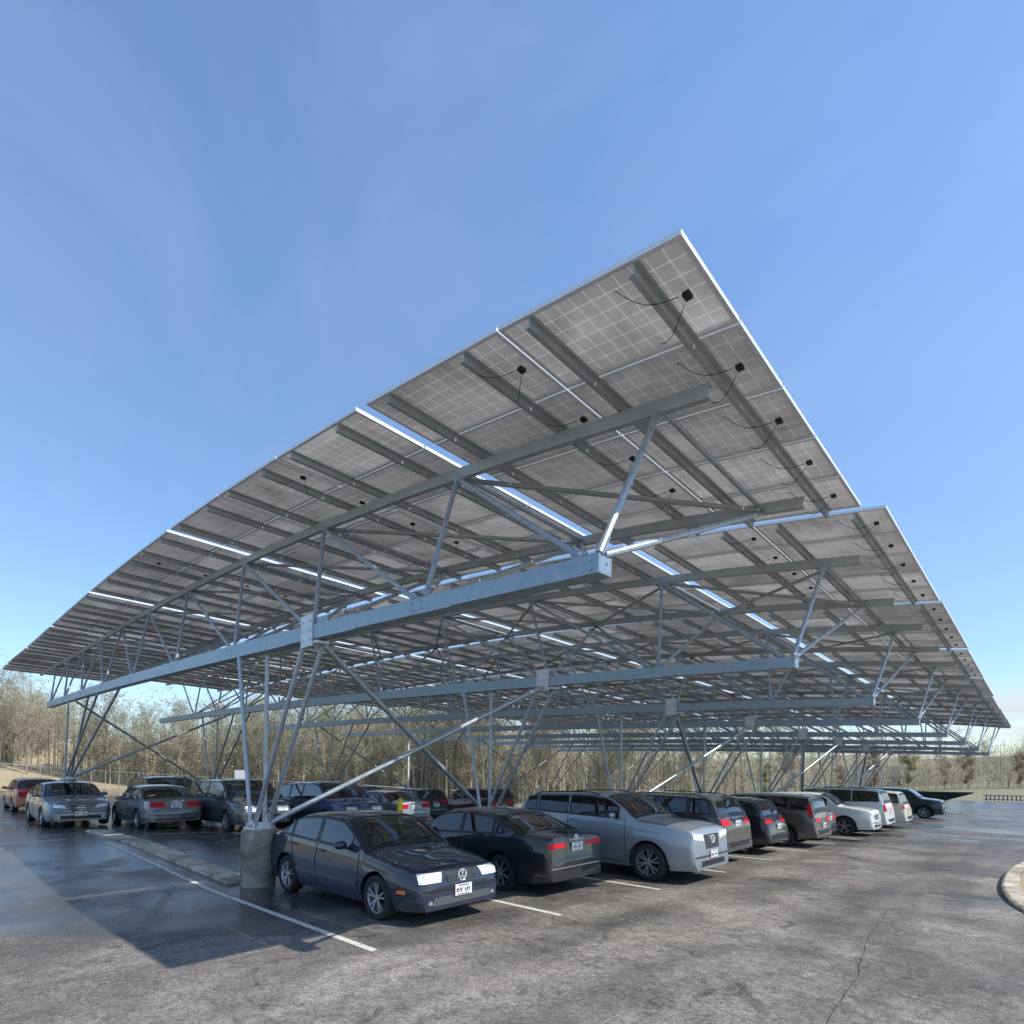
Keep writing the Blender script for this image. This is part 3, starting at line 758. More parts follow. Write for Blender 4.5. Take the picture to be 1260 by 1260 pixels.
def proj_patch(name, bvh, quad, nu, nv, ang, off, mat, root, center=0, edge=True):
    """quad: 4 corners (a,z) bl, br, tr, tl in the plane seen along plan angle ang"""
    def fn(u, v):
        bl, br, tr, tl = quad
        a = (bl[0]*(1-u)+br[0]*u)*(1-v)+(tl[0]*(1-u)+tr[0]*u)*v; z = (bl[1]*(1-u)+br[1]*u)*(1-v)+(tl[1]*(1-u)+tr[1]*u)*v; return a, z
    vs = project(bvh, fn, nu, nv, ang, off, Vector((REFX[0] if math.cos(ang) > 0 else REFX[1], 0, 0))); fs = []
    for i in range(nu):
        for j in range(nv):
            a = i*(nv+1)+j; q = (a, a+nv+1, a+nv+2, a+1)
            if all(vs[k] is not None for k in q):
                xs = [vs[k] for k in q]
                if max((p-xs[0]).length for p in xs) < .22: fs.append(q)
    if not fs: return None
    n = Vector((math.cos(ang), math.sin(ang), 0))
    vs = [v if v is not None else Vector() for v in vs]
    # give the lens a rim that drops back to the body
    used = sorted({i for f_ in fs for i in f_}); mp = {a: b for b, a in enumerate(used)}
    V = [vs[i] for i in used]; F = [tuple(mp[i] for i in f_) for f_ in fs]
    cnt = {}
    for f_ in F:
        for a, b in zip(f_, f_[1:]+f_[:1]): cnt[(a, b)] = 1
    for (a, b) in list(cnt):
        if (b, a) not in cnt: k = len(V); V += [V[a]-n*(off+.012), V[b]-n*(off+.012)]; F.append((b, a, k, k+1))
    return mk(name, V, F, mat, root, smooth=False)

REFX = [2, -2]
def make_car(s, label, cat, x, y, facing, matb, group, wind='glass', rear='tint', rim=None, spokes=5, emblem=None, seats=True, rails=False, clad=False, K=.89, tailquad=None, headquad=None, lampm=None, plate_front=True, z=None, tilt=0, detail=2, tallred=False, handle_m=None, rot=0):
    """x = where the nose (facing +1) or the tail (facing -1) is along X; y = centre line"""
    cx = x-facing*0-(s.mid*K if facing > 0 else (s.L-s.mid)*K)
    zg = [g(cx+dx, y) for dx in (-1.2, 1.2)]
    root = empty('parked_car', (cx, y, (zg[0]+zg[1])/2+.006), (0 if facing > 0 else math.pi)+rot, label, cat, group, K)
    root.rotation_euler[1] = -math.atan2(zg[1]-zg[0], 2.4)*(1 if facing > 0 else -1)
    gt, gs = M[rear], M[wind]; REFX[0], REFX[1] = s.X(0), s.X(s.L)
    ws0, ws1 = s.ws; rw0, rw1 = s.rw
    fr = .035
    # --- glass regions
    def sidewin(t0, t1, slant0=0, slant1=0):
        def z0(t): return s.zsh(t)+.03
        def z1(t): return s.ze(t)-.035
        def fn(u, v, grow=0, off=.004):
            t0a, t1a = t0-grow, t1+grow; 
            tb = t0a+(t1a-t0a)*u
            # lean the ends of the window
            t = tb+(slant0*(1-u)+slant1*u)*(v-.0)
            a, b = z0(t)-grow, max(z0(t)+.004, z1(t)+grow*.7)
            zz = a+(b-a)*v
            return t, zz
        return fn
    side_fns = [sidewin(*w_) for w_ in s.wins]
    holes = []
    def inwin(tm, cy, cz, j):
        for w_ in s.wins:
            t0, t1 = w_[0], w_[1]; s0, s1 = (w_+(0, 0))[2:4]
            a, b = s.zsh(tm)+.03, s.ze(tm)-.035
            if b-a < .04 or j < 13 or j > 18: continue
            v = (cz-a)/(b-a)
            if v < -.08 or v > 1.08: continue
            if t0+s0*v+.0 < tm < t1+s1*v-.0: return True
        return False
    if seats:
        holes.append(inwin)
        holes.append(lambda tm, cy, cz, j: ws0+.10 < tm < ws1-.03 and j >= 19 and abs(cy) < s.ye(tm)-.11)
        holes.append(lambda tm, cy, cz, j: rw0+.05 < tm < rw1-.05 and j >= 19 and abs(cy) < s.ye(tm)-.12)
    body = build_body(s, root, matb, holes)
    bm = bmesh.new()
    full = bmesh.new(); full.from_mesh(body.data); bvh = BVHTree.FromBMesh(full); full.free(); bm.free()
    for fi, w_ in enumerate(s.wins):
        f0 = side_fns[fi]
        for sg in (1, -1):
            def P(u, v, grow=0, off=.004):
                t, zz = f0(u, v, grow); return (s.X(t), sg*(s.side(t, zz)+off), zz)
            grid_patch('window', lambda u, v: P(u, v, .006, .001), 14, 6, gs if (fi == 0 or (detail > 2)) else gt, root, flip=(sg < 0))
            frame_patch('window_frame', lambda u, v: P(u, v, -.012, .005), lambda u, v: P(u, v, .026, .004), 14, 6, M['black'], root)
    def T(t0, t1, m_, bow):
        def fn(u, v, grow=0, off=.004):
            q = (2*v-1); t = t0-grow+(t1-t0+2*grow)*u
            t = t-bow*(1-q*q)*(1-u)                         # curved lower edge
            h = max(.05, s.ye(t)-m_+grow); y_ = q*h
            dz = (s.top(t+.02)-s.top(t-.02))/.04; n_ = Vector((dz, 0, 1)).normalized()
            p = Vector((s.X(t), y_, s.topz(t, abs(y_)/max(.05, s.ye(t))))); return tuple(p+Vector((dz, 0, 1)).normalized()*off)
        return fn
    wf = T(ws0+.04, ws1-.0, .075, .0); grid_patch('windshield', lambda u, v: wf(u, v, .004, .002), 14, 20, gs, root)
    frame_patch('windshield_frame', lambda u, v: wf(u, v, -.035, .006), lambda u, v: wf(u, v, .012, .006), 14, 20, M['black'], root)
    rf = T(rw0, rw1, .085, 0); grid_patch('rear_window', lambda u, v: rf(u, v, .004, .002), 12, 18, gt, root)
    frame_patch('rear_window_frame', lambda u, v: rf(u, v, -.03, .006), lambda u, v: rf(u, v, .012, .006), 12, 18, M['black'], root)
    # wipers
    if detail > 1:
        mb = MB()
        for y0, y1 in ((-.45, .05), (.08, .58)):
            t0, t1 = ws0+.06, ws0+.17
            mb.tube((s.X(t0), y0, s.topz(t0, .3)+.02), (s.X(t1), y1, s.topz(t1, .4)+.025), .008, n=5)
        mb.build('wiper', M['black'], root)
    # --- lights, grille, plates
    W = s.W/2; lm = lampm or M['lamp']
    zh0, zh1 = s.hl
    for sg in (1, -1):
        an = sg*R(24)
        q = s.hq if hasattr(s, 'hq') else ((.30, 0), (.63, .0), (.66, 1), (.30, 1))
        pts = []
        for a, v in q: pts.append((sg*a*1.0, zh0+(zh1-zh0)*v))
        if sg < 0: pts = [pts[1], pts[0], pts[3], pts[2]]
        # plane coordinate measured perpendicular to the ray direction
        o = proj_patch('headlight', bvh, pts, 10, 6, an*1.0, .012, lm, root)
        if o: autosmooth(o, 40)
        if o and detail > 1:
            q0 = s.hq if hasattr(s, 'hq') else ((.30, 0), (.63, 0), (.66, 1), (.30, 1)); zc_ = (zh0+zh1)/2; hh = (zh1-zh0)*.42
            for fr_ in (.30, .70):
                aa = sg*(q0[0][0]+(q0[1][0]-q0[0][0])*fr_); n_ = Vector((math.cos(an), math.sin(an), 0)); t_ = Vector((-math.sin(an), math.cos(an), 0)); oo = Vector((s.X(0), 0, 0))+n_*6+t_*aa+Vector((0, 0, zc_)); h_ = bvh.ray_cast(oo, -n_)
                if h_[0]:
                    c_ = h_[0]+n_*.0145; rb = MB(); rb.add([c_+(t_*math.cos(2*math.pi*k/20)+Vector((0, 0, math.sin(2*math.pi*k/20))))*hh for k in range(20)]+[c_+(t_*math.cos(2*math.pi*k/20)+Vector((0, 0, math.sin(2*math.pi*k/20))))*hh*.86+n_*.002 for k in range(20)], [(k, (k+1) % 20, 20+(k+1) % 20, 20+k) for k in range(20)]); rb.build('reflector_ring', M['purl'], o)
        zt0, zt1 = s.tl
        q = s.tq if hasattr(s, 'tq') else ((.34, 0), (.70, .05), (.70, 1), (.30, .9))
        pts = [(-sg*a, zt0+(zt1-zt0)*v) for a, v in q]
        if sg > 0: pts = [pts[1], pts[0], pts[3], pts[2]]
        o = proj_patch('taillight', bvh, pts, 10, 8, math.pi-sg*R(s.ta), .012, M['red'], root)
        if o: autosmooth(o, 40)
    g0, g1, gw = s.gr
    o = proj_patch('grille', bvh, [(-gw*.9, g0), (gw*.9, g0), (gw, g1), (-gw, g1)], 10, 4, 0, .006, M['black'], root)
    mb = MB()
    def front_x(y_, z_):
        h = bvh.ray_cast(Vector((6, y_, z_)), Vector((-1, 0, 0))); return h[0].x if h[0] else s.X(0)
    def rear_x(y_, z_):
        h = bvh.ray_cast(Vector((-6, y_, z_)), Vector((1, 0, 0))); return h[0].x if h[0] else s.X(s.L)
    nb = s.bars
    for k in range(nb):
        zz = g0+(g1-g0)*(k+.5)/nb; ys = [-gw*.92+gw*1.84*i/8 for i in range(9)]
        for a, b in zip(ys, ys[1:]): mb.beam((front_x(a, zz)+.012, a, zz), (front_x(b, zz)+.012, b, zz), .012, .011)
    mb.build('grille_bar', s.barmat if hasattr(s, 'barmat') else M['chrome'], root)
    # lower intake
    proj_patch('lower_grille', bvh, [(-.55, s.sill+.09), (.55, s.sill+.09), (.52, s.sill+.20), (-.52, s.sill+.20)], 12, 2, 0, .006, getattr(s, 'lowm', M['black']), root)
    for sg in (1, -1):
        pts = [(sg*.58-.035, s.sill+.115), (sg*.58+.035, s.sill+.115), (sg*.58+.03, s.sill+.165), (sg*.58-.03, s.sill+.165)]
        proj_patch('fog_light', bvh, pts, 4, 3, sg*R(8), .010, M['alloy'], root) if detail > 1 else None
    # bumper strip line, rear and front
    zb_ = s.bump
    for zz in (zb_,):
        for nm_, A, fx in (('bumper_strip', 1, front_x), ('bumper_strip', -1, rear_x)):
            mb = MB(); ys = [-W*.80+W*1.6*i/12 for i in range(13)]
            for a, b in zip(ys, ys[1:]): mb.beam((fx(a, zz)+A*.006, a, zz), (fx(b, zz)+A*.006, b, zz), .016, .022)
            mb.build(nm_, M['black'] if not getattr(s, 'chr', 0) or A > 0 else M['chrome'], root)
    # rear lower valance
    proj_patch('rear_valance', bvh, [(-.62, s.sill+.07), (.62, s.sill+.07), (.58, s.sill+(.30 if s.H > 1.6 else .18)), (-.58, s.sill+(.30 if s.H > 1.6 else .18))], 12, 2, math.pi, .006, M['black'], root)
    # plates
    def plate(xx, sgn, zz, nose_):
        mb = MB(); mb.box((xx+sgn*.018, 0, zz), (.014, .31, .155), 0)
        fx_ = xx+sgn*.027
        for k in range(7):
            if k == 3: continue
            yy = -.105+.035*k; mb.box((fx_, yy, zz-.005), (.003, .020, .06), 1)
            mb.box((fx_+sgn*.0018, yy, zz+random.choice((-.02, .012))), (.003, .009, .018), 0)
        mb.box((fx_, 0, zz+.06), (.003, .20, .014), 2); mb.box((fx_, 0, zz-.062), (.003, .24, .010), 1)
        if nose_: mb.box((fx_+sgn*.001, .12*sgn*-1, zz+.0), (.003, .035, .05), 3)
        mb.build('license_plate', [M['plate'], M['platek'], M['platebl'], M['platered']], root)
    if plate_front: zz = s.pf; plate(front_x(0, zz), 1, zz, True)
    zz = s.pr; plate(rear_x(0, zz), -1, zz, False)
    if detail > 1:
        mb = MB(); zz = s.pr+.13; mb.box((rear_x(0, zz)-.012, 0, zz), (.02, .42, .03)); mb.build('tailgate_trim', M['chrome'], root)
    # emblem
    if emblem:
        for sgn, zz, fx in ((1, s.em[0], front_x), (-1, s.em[1], rear_x)):
            xx = fx(0, zz)+sgn*.022; mb = MB(); n = 20; rr = .078 if sgn > 0 else .055
            for i in range(n):
                a, b = 2*math.pi*i/n, 2*math.pi*(i+1)/n; ky = 1.0 if emblem == 'vw' else 1.4
                mb.tube((xx, rr*ky*math.cos(a), zz+rr*math.sin(a)), (xx, rr*ky*math.cos(b), zz+rr*math.sin(b)), .007, n=5)
            def st(pts):
                for (a, b), (c, d) in zip(pts, pts[1:]): mb.tube((xx, a*rr, zz+b*rr), (xx, c*rr, zz+d*rr), .0065, n=5)
            if emblem == 'vw':
                st([(-.36, .92), (0, .12), (.36, .92)]); st([(-.86, .48), (-.40, -.86), (0, .02), (.40, -.86), (.86, .48)])
                mb.lathe([(.001, 0), (rr*.98, 0)], 20, axis='z') if False else None
            elif emblem == 'ovals':
                for i in range(n):
                    a, b = 2*math.pi*i/n, 2*math.pi*(i+1)/n
                    mb.tube((xx, rr*.5*math.cos(a), zz+rr*.9*math.sin(a)), (xx, rr*.5*math.cos(b), zz+rr*.9*math.sin(b)), .006, n=5)
                    mb.tube((xx, rr*1.0*math.cos(a), zz+.35*rr+rr*.5*math.sin(a)), (xx, rr*1.0*math.cos(b), zz+.35*rr+rr*.5*math.sin(b)), .006, n=5)
            elif emblem == 'bar':
                mb.box((xx, 0, zz), (.012, rr*3.3, rr*.42))
            mb.build('emblem', M['badge'], root)
    # --- shut lines across the bonnet and the boot lid
    def topline(pts, name):
        mb = MB(); prev = None
        for t_, q in pts:
            for sg in (1, -1): pass
            p = Vector((s.X(t_), q*s.ye(t_), s.topz(t_, abs(q))+.002))
            if prev is not None: mb.beam(prev, p, .010, .005)
            prev = p
        mb.build(name, M['seam'], root)
    if detail > 1:
        hp = [(ws0-.02-(ws0-.20)*i/12, .90) for i in range(13)]+[(.16, .9-.15*i) for i in range(13)]+[(.18+(ws0-.20)*i/12, -.90) for i in range(13)]
        topline(hp, 'hood_seam')
        if s.rw[1] < s.L-.45:
            topline([(rw1+.02+(s.L-.16-rw1)*i/8, .88) for i in range(9)], 'trunk_seam'); topline([(rw1+.02+(s.L-.16-rw1)*i/8, -.88) for i in range(9)], 'trunk_seam')
    # --- side details
    for sg in (1, -1):
        mb = MB()
        for t_, lean in s.seams:
            prev = None
            for i in range(15):
                zz = s.sill+.09+(s.zsh(t_)-s.sill-.09)*i/14; tt = t_+lean*(i/14)**2
                p = Vector((s.X(tt), sg*(s.side(tt, zz)+.002), zz))
                if prev: mb.beam(prev, p, .009, .006, up=(0, 1, 0))
                prev = p
        # sill line
        prev = None
        for i in range(21):
            tt = s.seams[0][0]+(s.seams[-1][0]-s.seams[0][0])*i/20; zz = s.sill+.09; p = Vector((s.X(tt), sg*(s.side(tt, zz)+.002), zz))
            if prev: mb.beam(prev, p, .009, .006, up=(0, 1, 0))
            prev = p
        mb.build('door_seam', M['seam'], root)
        for t_ in s.hand:
            zz = s.zsh(t_)-.10; mb = MB(); mb.box((s.X(t_), sg*(s.side(t_, zz)+.022), zz), (.19, .022, .026)); mb.box((s.X(t_)+.08, sg*(s.side(t_, zz)+.01), zz), (.02, .03, .022)); mb.box((s.X(t_)-.08, sg*(s.side(t_, zz)+.01), zz), (.02, .03, .022))
            mb.build('door_handle', handle_m or matb, root)
        if getattr(s, 'mold', 0):
            mb = MB(); prev = None
            for i in range(25):
                tt = s.seams[0][0]+.03+(s.seams[-1][0]-s.seams[0][0]-.1)*i/24; zz = s.sill+.27; p = Vector((s.X(tt), sg*(s.side(tt, zz)+.008), zz))
                if prev: mb.beam(prev, p, .045, .014, up=(0, 1, 0))
                prev = p
            mb.build('side_moulding', M['black'] if clad else matb, root)
        # mirror
        tm = s.mir; zz = s.zsh(tm)+.075; yy = sg*(s.side(tm, zz)+.13); bmm = bmesh.new(); bmesh.ops.create_icosphere(bmm, subdivisions=3, radius=1)
        for v in bmm.verts:
            x_ = v.co.x; v.co = Vector((x_*(.07 if x_ > 0 else .03), math.copysign(abs(v.co.y)**.7, v.co.y)*.10, math.copysign(abs(v.co.z)**.75, v.co.z)*.065)); v.co += Vector((s.X(tm), yy, zz))
        me = bpy.data.meshes.new('side_mirror'); bmm.to_mesh(me); bmm.free()
        for p in me.polygons: p.use_smooth = True
        mo = link('side_mirror', me, [matb], root)
        mb = MB(); mb.beam((s.X(tm), sg*(s.side(tm, zz-.06)-.02), zz-.055), (s.X(tm), yy, zz-.035), .07, .03); mb.build('mirror_arm', M['black'], mo)
        # arch lining
        for c in (s.a, s.a+s.wb):
            if clad:
                vs = []; n = 20
                for i in range(n+1):
                    a = math.pi*i/n
                    for rr in (s.ra-.005, s.ra+.06):
                        tt = c-rr*math.cos(a); zz = max(s.sill, s.r+rr*math.sin(a)); vs.append((s.X(tt), sg*(s.side(tt, zz)+.010), zz))
                o = mk('arch_cladding', vs, [(2*i, 2*i+1, 2*i+3, 2*i+2) for i in range(n)], M['black'], root, smooth=True)
            else:
                vs = []; n = 20
                for i in range(n+1):
                    a = math.pi*i/n
                    for rr in (s.ra-.008, s.ra+.018):
                        tt = c-rr*math.cos(a); zz = max(s.sill, s.r+rr*math.sin(a)); vs.append((s.X(tt), sg*(s.side(tt, zz)+.007), zz))
                mk('arch_lip', vs, [(2*i, 2*i+1, 2*i+3, 2*i+2) for i in range(n)], matb, root, smooth=True)
        if getattr(s, 'amber', 0):
            t_ = .33; zz = s.sill+.28; mb = MB(); mb.box((s.X(t_), sg*(s.side(t_, zz)+.006), zz), (.13, .02, .045), rot=Matrix.Rotation(-sg*R(17), 3, 'Z')); mb.build('side_marker', M['amber'], root)
    if clad:
        for sg in (1, -1):
            mb = MB(); prev = None; t0, t1 = s.a+s.ra, s.a+s.wb-s.ra
            for i in range(15):
                tt = t0+(t1-t0)*i/14; p = Vector((s.X(tt), sg*(s.side(tt, s.sill+.05)+.006), s.sill+.05))
                if prev: mb.beam(prev, p, .13, .02, up=(0, 1, 0))
                prev = p
            mb.build('sill_cladding', M['black'], root)
    # roof rails / antenna
    if rails:
        for sg in (1, -1):
            mb = MB(); t0, t1 = ws1+.25, rw0-.15; prev = None
            for i in range(9):
                tt = t0+(t1-t0)*i/8; zz = s.topz(tt, .86)+(.045 if 0 < i < 8 else .0); p = (s.X(tt), sg*s.ye(tt)*.88, zz)
                if prev: mb.tube(prev, p, .014, n=6)
                prev = p
            mb.build('roof_rail', M['black'], root)
    # underbody with wheel wells
    mb = MB(); mb.box((s.X(s.L/2), 0, s.sill+.14), (s.L-.5, s.W-.62, .20)); 
    for c in (s.a, s.a+s.wb): mb.box((s.X(c), 0, s.r+.12), (s.ra*2-.02, s.W-.56, s.ra+.02))
    mb.box((s.X(s.a+s.wb/2), 0, s.sill+.03), (s.wb-2*s.ra, s.W-.26, .06))
    mb.build('underbody', M['dark'], root)
    for t_ in (s.a, s.a+s.wb):
        for sg in (1, -1): make_wheel(s, root, t_, sg, rim or M['alloy'], spokes)
    # cabin
    if seats:
        zf = s.sill+.12; mb = MB(); tb0, tb1 = ws0+.3, rw1-.1
        mb.box((s.X((tb0+tb1)/2), 0, s.zsh(s.L/2)-.42), (tb1-tb0, s.W-.30, .05)); 
        mb.box((s.X(ws0+.34), 0, s.zsh(ws0+.4)-.06), (.42, s.W-.32, .14)); mb.build('dashboard', M['dark'], root)
        sm = M['seatg'] if detail > 2 else M['seatk']; zb2 = s.zsh(s.L/2)
        for sx, ts, yy in [('seat', s.st[0], .36), ('seat', s.st[0], -.36), ('rear_seat', s.st[1], 0)]:
            mb = MB(); wd = .46 if yy else 1.15
            tl_ = Matrix.Rotation(R(-14), 3, 'Y')
            mb.box((s.X(ts+.12), yy, zb2-.10), (.13, wd, .56), rot=tl_); mb.box((s.X(ts-.15), yy, zb2-.36), (.48, wd, .14))
            for hy in ((0,) if yy else (-.35, .35)): mb.box((s.X(ts+.22), yy+hy, zb2+.27), (.09, .26, .17), rot=tl_)
            o = mb.build(sx, sm, root); bv = o.modifiers.new('bevel', 'BEVEL'); bv.width = .03; bv.segments = 3; autosmooth(o, 50)
        mb = MB(); c0 = Vector((s.X(s.st[0]-.62), .36, zb2-.02)); n = 20; tl_ = Matrix.Rotation(R(25), 3, 'Y')
        for i in range(n):
            a, b = 2*math.pi*i/n, 2*math.pi*(i+1)/n
            mb.tube(c0+tl_ @ Vector((0, .18*math.cos(a), .18*math.sin(a))), c0+tl_ @ Vector((0, .18*math.cos(b), .18*math.sin(b))), .014, n=5, cap=False)
        mb.tube(c0+tl_ @ Vector((0, -.17, 0)), c0+tl_ @ Vector((0, .17, 0)), .018, n=5); mb.tube(c0, c0+Vector((.25, 0, -.1)), .03, n=6); mb.build('steering_wheel', M['black'], root)
        mb = MB(); t_ = ws1-.10; mb.box((s.X(t_), 0, s.top(t_)-.10), (.03, .22, .06)); mb.build('rear_view_mirror', M['black'], root)
    # exhaust
    if detail > 1:
        mb = MB(); xx = s.X(s.L-.12); mb.tube((xx+.2, -.5, s.sill+.03), (xx-.10, -.5, s.sill+.03), .028, n=10, cap=False); mb.build('exhaust', M['chrome'], root)
    if tallred:
        for sg in (1, -1):
            vs = []; n = 10
            for i in range(n+1):
                zz = 1.0+(s.top(rw0)-.18-1.0)*i/n
                for k in (0, 1):
                    # find where the tail is at this height
                    h = bvh.ray_cast(Vector((-6, sg*(s.W/2-.16-.0*k-.10*max(0, (zz-1.1))), zz)), Vector((1, 0, 0))); xx = h[0].x if h[0] else s.X(s.L-.2)
                    tt = s.mid-xx-(.02 if k else .16); vs.append((s.X(tt), sg*(s.side(min(tt, s.L-.08), zz)+.010), zz))
            mk('taillight', vs, [(2*i, 2*i+1, 2*i+3, 2*i+2) for i in range(n)], M['red'], root, smooth=True)
    return root

def sedan(L, W, H, wb, a, r, hood=.80, cowl=1.14, roof0=1.86, roof1=3.2, rg1=3.82, deck=1.03, **k):
    hs = H-1.44
    prof = [(0, .50), (.012, .63), (.04, hood-.13), (.09, hood-.075), (.18, hood-.04), (.4, hood+.01), (.75, hood+.065), (cowl, hood+.125), ((cowl+roof0)/2, hood+.125+(H-.06-hood-.125)*.56), (roof0, H-.055), (roof0+.35, H-.01), ((roof0+roof1)/2, H), (roof1-.1, H-.035), (roof1+.12, H-.085),
            ((roof1+rg1)/2+.10, deck+(H-.1-deck)*.48), (rg1, deck+.005), (rg1+.12, deck), (L-.10, deck-.02), (L-.05, deck-.07), (L-.035, .80), (L-.015, .66), (L, .60)]
    s = Shape(L=L, W=W, H=H, wb=wb, a=a, r=r, ra=r+.065, sill=.20, prof=prof, bl=[(0, hood-.06), (cowl, hood+.085), (rg1, deck-.03), (L, deck-.05)], nf=.17, nr=.14,
              ws=(cowl+.01, roof0+.05), rw=(roof1+.10, rg1-.02),
              wins=[(cowl+.42, (roof0+roof1)/2-.08, .0, .0), ((roof0+roof1)/2+.00, roof1+.10, 0, 0), (roof1+.15, roof1+.40, 0, -.12)],
              hl=(.57, .71), tl=(.72, .90), gr=(.56, .69, .30), bars=4, pf=.46, pr=.80, em=(.645, .90), bump=.50,
              seams=[(a+r+.12, .03), ((roof0+roof1)/2-.04, 0), (a+wb-r+.02, .20)], hand=[(roof0+roof1)/2-.22, roof1+.02], mir=cowl+.52, st=(roof0+.45, roof1+.02), ta=22)
    s.__dict__.update(k); return s
def suv(L, W, H, wb, a, r, hood=1.06, cowl=1.15, roof0=1.85, tail=.50, **k):
    rr = L-tail
    prof = [(0, .52), (.012, .74), (.035, .88), (.07, hood-.10), (.16, hood-.04), (.35, hood+.0), (.7, hood+.045), (cowl, hood+.09), ((cowl+roof0)/2, hood+.09+(H-.05-hood-.09)*.58), (roof0, H-.05), (roof0+.4, H-.01), (L*.6, H), (rr-.5, H-.03), (rr, H-.075),
            (rr+tail*.40, hood+.09+(H-.08-hood-.09)*.42), (rr+tail*.66, hood+.03), (L-.06, hood-.10), (L-.03, .82), (L-.01, .64), (L, .58)]
    s = Shape(L=L, W=W, H=H, wb=wb, a=a, r=r, ra=r+.075, sill=.27, prof=prof, bl=[(0, hood-.05), (cowl, hood+.05), (rr, hood+.13), (L, hood+.05)], nf=.16, nr=.09, tum=.27,
              ws=(cowl+.01, roof0+.05), rw=(rr+.03, rr+tail*.60),
              wins=[(cowl+.44, (roof0*1.0+1.0), 0, 0), (roof0+1.08, roof0+1.95, 0, 0), (roof0+2.03, rr+.05, 0, -.10)],
              hl=(.72, .90), tl=(.82, 1.08), gr=(.64, .86, .36), bars=3, pf=.52, pr=.88, em=(.76, 1.0), bump=.56,
              seams=[(a+r+.13, .03), (roof0+1.03, 0), (a+wb-r+.03, .22)], hand=[roof0+.86, roof0+1.80], mir=cowl+.52, st=(roof0+.52, roof0+1.50), ta=30)
    s.__dict__.update(k); return s

JET = sedan(4.72, 1.76, 1.45, 2.76, .90, .325, cowl=1.22, roof0=1.94, roof1=3.42, rg1=4.02, deck=1.04, hood=.83, hq=((.36, 0), (.70, .0), (.72, 1), (.34, 1)), hl=(.605, .735), gr=(.595, .715, .30), em=(.66, .92), mold=1, amber=1, nf=.17, nr=.15, lowm=M['dkbar'])
JET.barmat = M['dkbar']
PAS = sedan(4.87, 1.83, 1.46, 2.80, .95, .335, cowl=1.2, roof0=1.98, roof1=3.40, rg1=4.22, deck=1.08, hood=.84, tl=(.83, .94), tq=((.27, .25), (.74, 0), (.76, 1), (.30, .85)), pr=.84, em=(.66, 1.0), chr=1)
ALT = sedan(4.85, 1.83, 1.47, 2.78, .95, .33, cowl=1.2, roof0=1.98, roof1=3.35, rg1=4.15, deck=1.05, hood=.86, hl=(.62, .78), hq=((.34, 0), (.68, .35), (.72, 1.0), (.44, .75)), gr=(.50, .74, .28))
INF = sedan(4.75, 1.77, 1.45, 2.85, .85, .325, cowl=1.18, roof0=1.92, roof1=3.30, rg1=4.08, deck=1.02, tl=(.74, .92))
HIG = suv(4.86, 1.93, 1.79, 2.79, .98, .39, hood=1.18, cowl=1.28, roof0=2.02, hl=(.86, 1.03), hq=((.36, .0), (.74, .35), (.76, 1.0), (.36, .85)), gr=(.70, .98, .33), bars=5, pf=.58, em=(.88, 1.1))
GCH = suv(4.82, 1.94, 1.76, 2.91, .92, .395, hood=1.13, tail=.42, tl=(.98, 1.14), tq=((.40, 0), (.84, .1), (.84, 1), (.46, .95)), pr=1.02, em=(.8, 1.2), ta=22)
XSM = suv(4.45, 1.80, 1.62, 2.65, .90, .35, hood=1.0, roof0=1.75, tail=.48, tl=(.90, 1.06), tq=((.34, 0), (.76, .1), (.76, 1), (.38, .9)), pr=.80)
CRV = suv(4.55, 1.80, 1.72, 2.62, .92, .35, hood=1.08, roof0=1.72, tail=.26, tl=(.84, .98), pr=.72, nr=.07)
MUR = suv(4.80, 1.90, 1.70, 2.82, .98, .38, hood=1.10, cowl=1.2, tail=.60, hl=(.78, .96), hq=((.34, 0), (.72, .5), (.76, 1), (.40, .9)), gr=(.66, .86, .34))
TAH = suv(5.2, 2.00, 1.90, 3.0, .98, .40, hood=1.20, roof0=1.85, tail=.34, tl=(.92, 1.22), tq=((.62, 0), (.86, 0), (.86, 1), (.66, 1)), pr=.86)
EXP = suv(4.9, 1.90, 1.80, 2.88, .95, .38, hood=1.08, tail=.36, tl=(.95, 1.16), tq=((.58, 0), (.84, 0), (.84, 1), (.62, 1)), pr=.9)
VAN = suv(5.10, 1.98, 1.74, 3.05, .98, .35, hood=1.0, cowl=.95, roof0=1.80, tail=.34, hl=(.68, .86), gr=(.55, .76, .34), nf=.19)
HAT = sedan(4.3, 1.76, 1.50, 2.6, .90, .32, hood=.86, cowl=1.1, roof0=1.78, roof1=3.55, rg1=4.05, deck=1.06)
navy = paint('navy_black_paint', (.008, .013, .036), .3, .3); black = paint('black_paint', (.007, .008, .011), .25, .3)
silver = paint('silver_paint', (.30, .33, .37), .7, .34); taupe = paint('grey_brown_paint', (.055, .050, .050), .6, .34); brown = paint('bronze_paint', (.115, .095, .085), .6, .36)
white = paint('white_paint', (.70, .70, .66), .05, .4); cream = paint('ivory_paint', (.62, .58, .46), .1, .4); grey = paint('mid_grey_paint', (.15, .155, .165), .6, .34)
dkgrey = paint('charcoal_paint', (.055, .058, .068), .5, .34); blue = paint('slate_blue_paint', (.03, .06, .14), .45, .34); red = paint('red_orange_paint', (.42, .055, .02), .35, .34); maroon = paint('maroon_paint', (.10, .015, .02), .4, .34)
green = paint('dark_green_paint', (.012, .026, .026), .3, .35); gun = paint('steel_grey_paint', (.17, .18, .20), .65, .34)
FR = 'cars parked nose-in and nose-out along the front row'; BK = 'cars parked in the rows under the left of the canopy'
make_car(JET, 'dark navy compact sedan facing the camera, nearest car, beside the front concrete pier', 'car', 4.08, .86, 1, navy, FR, spokes=5, emblem='vw', detail=3, rear='glass')
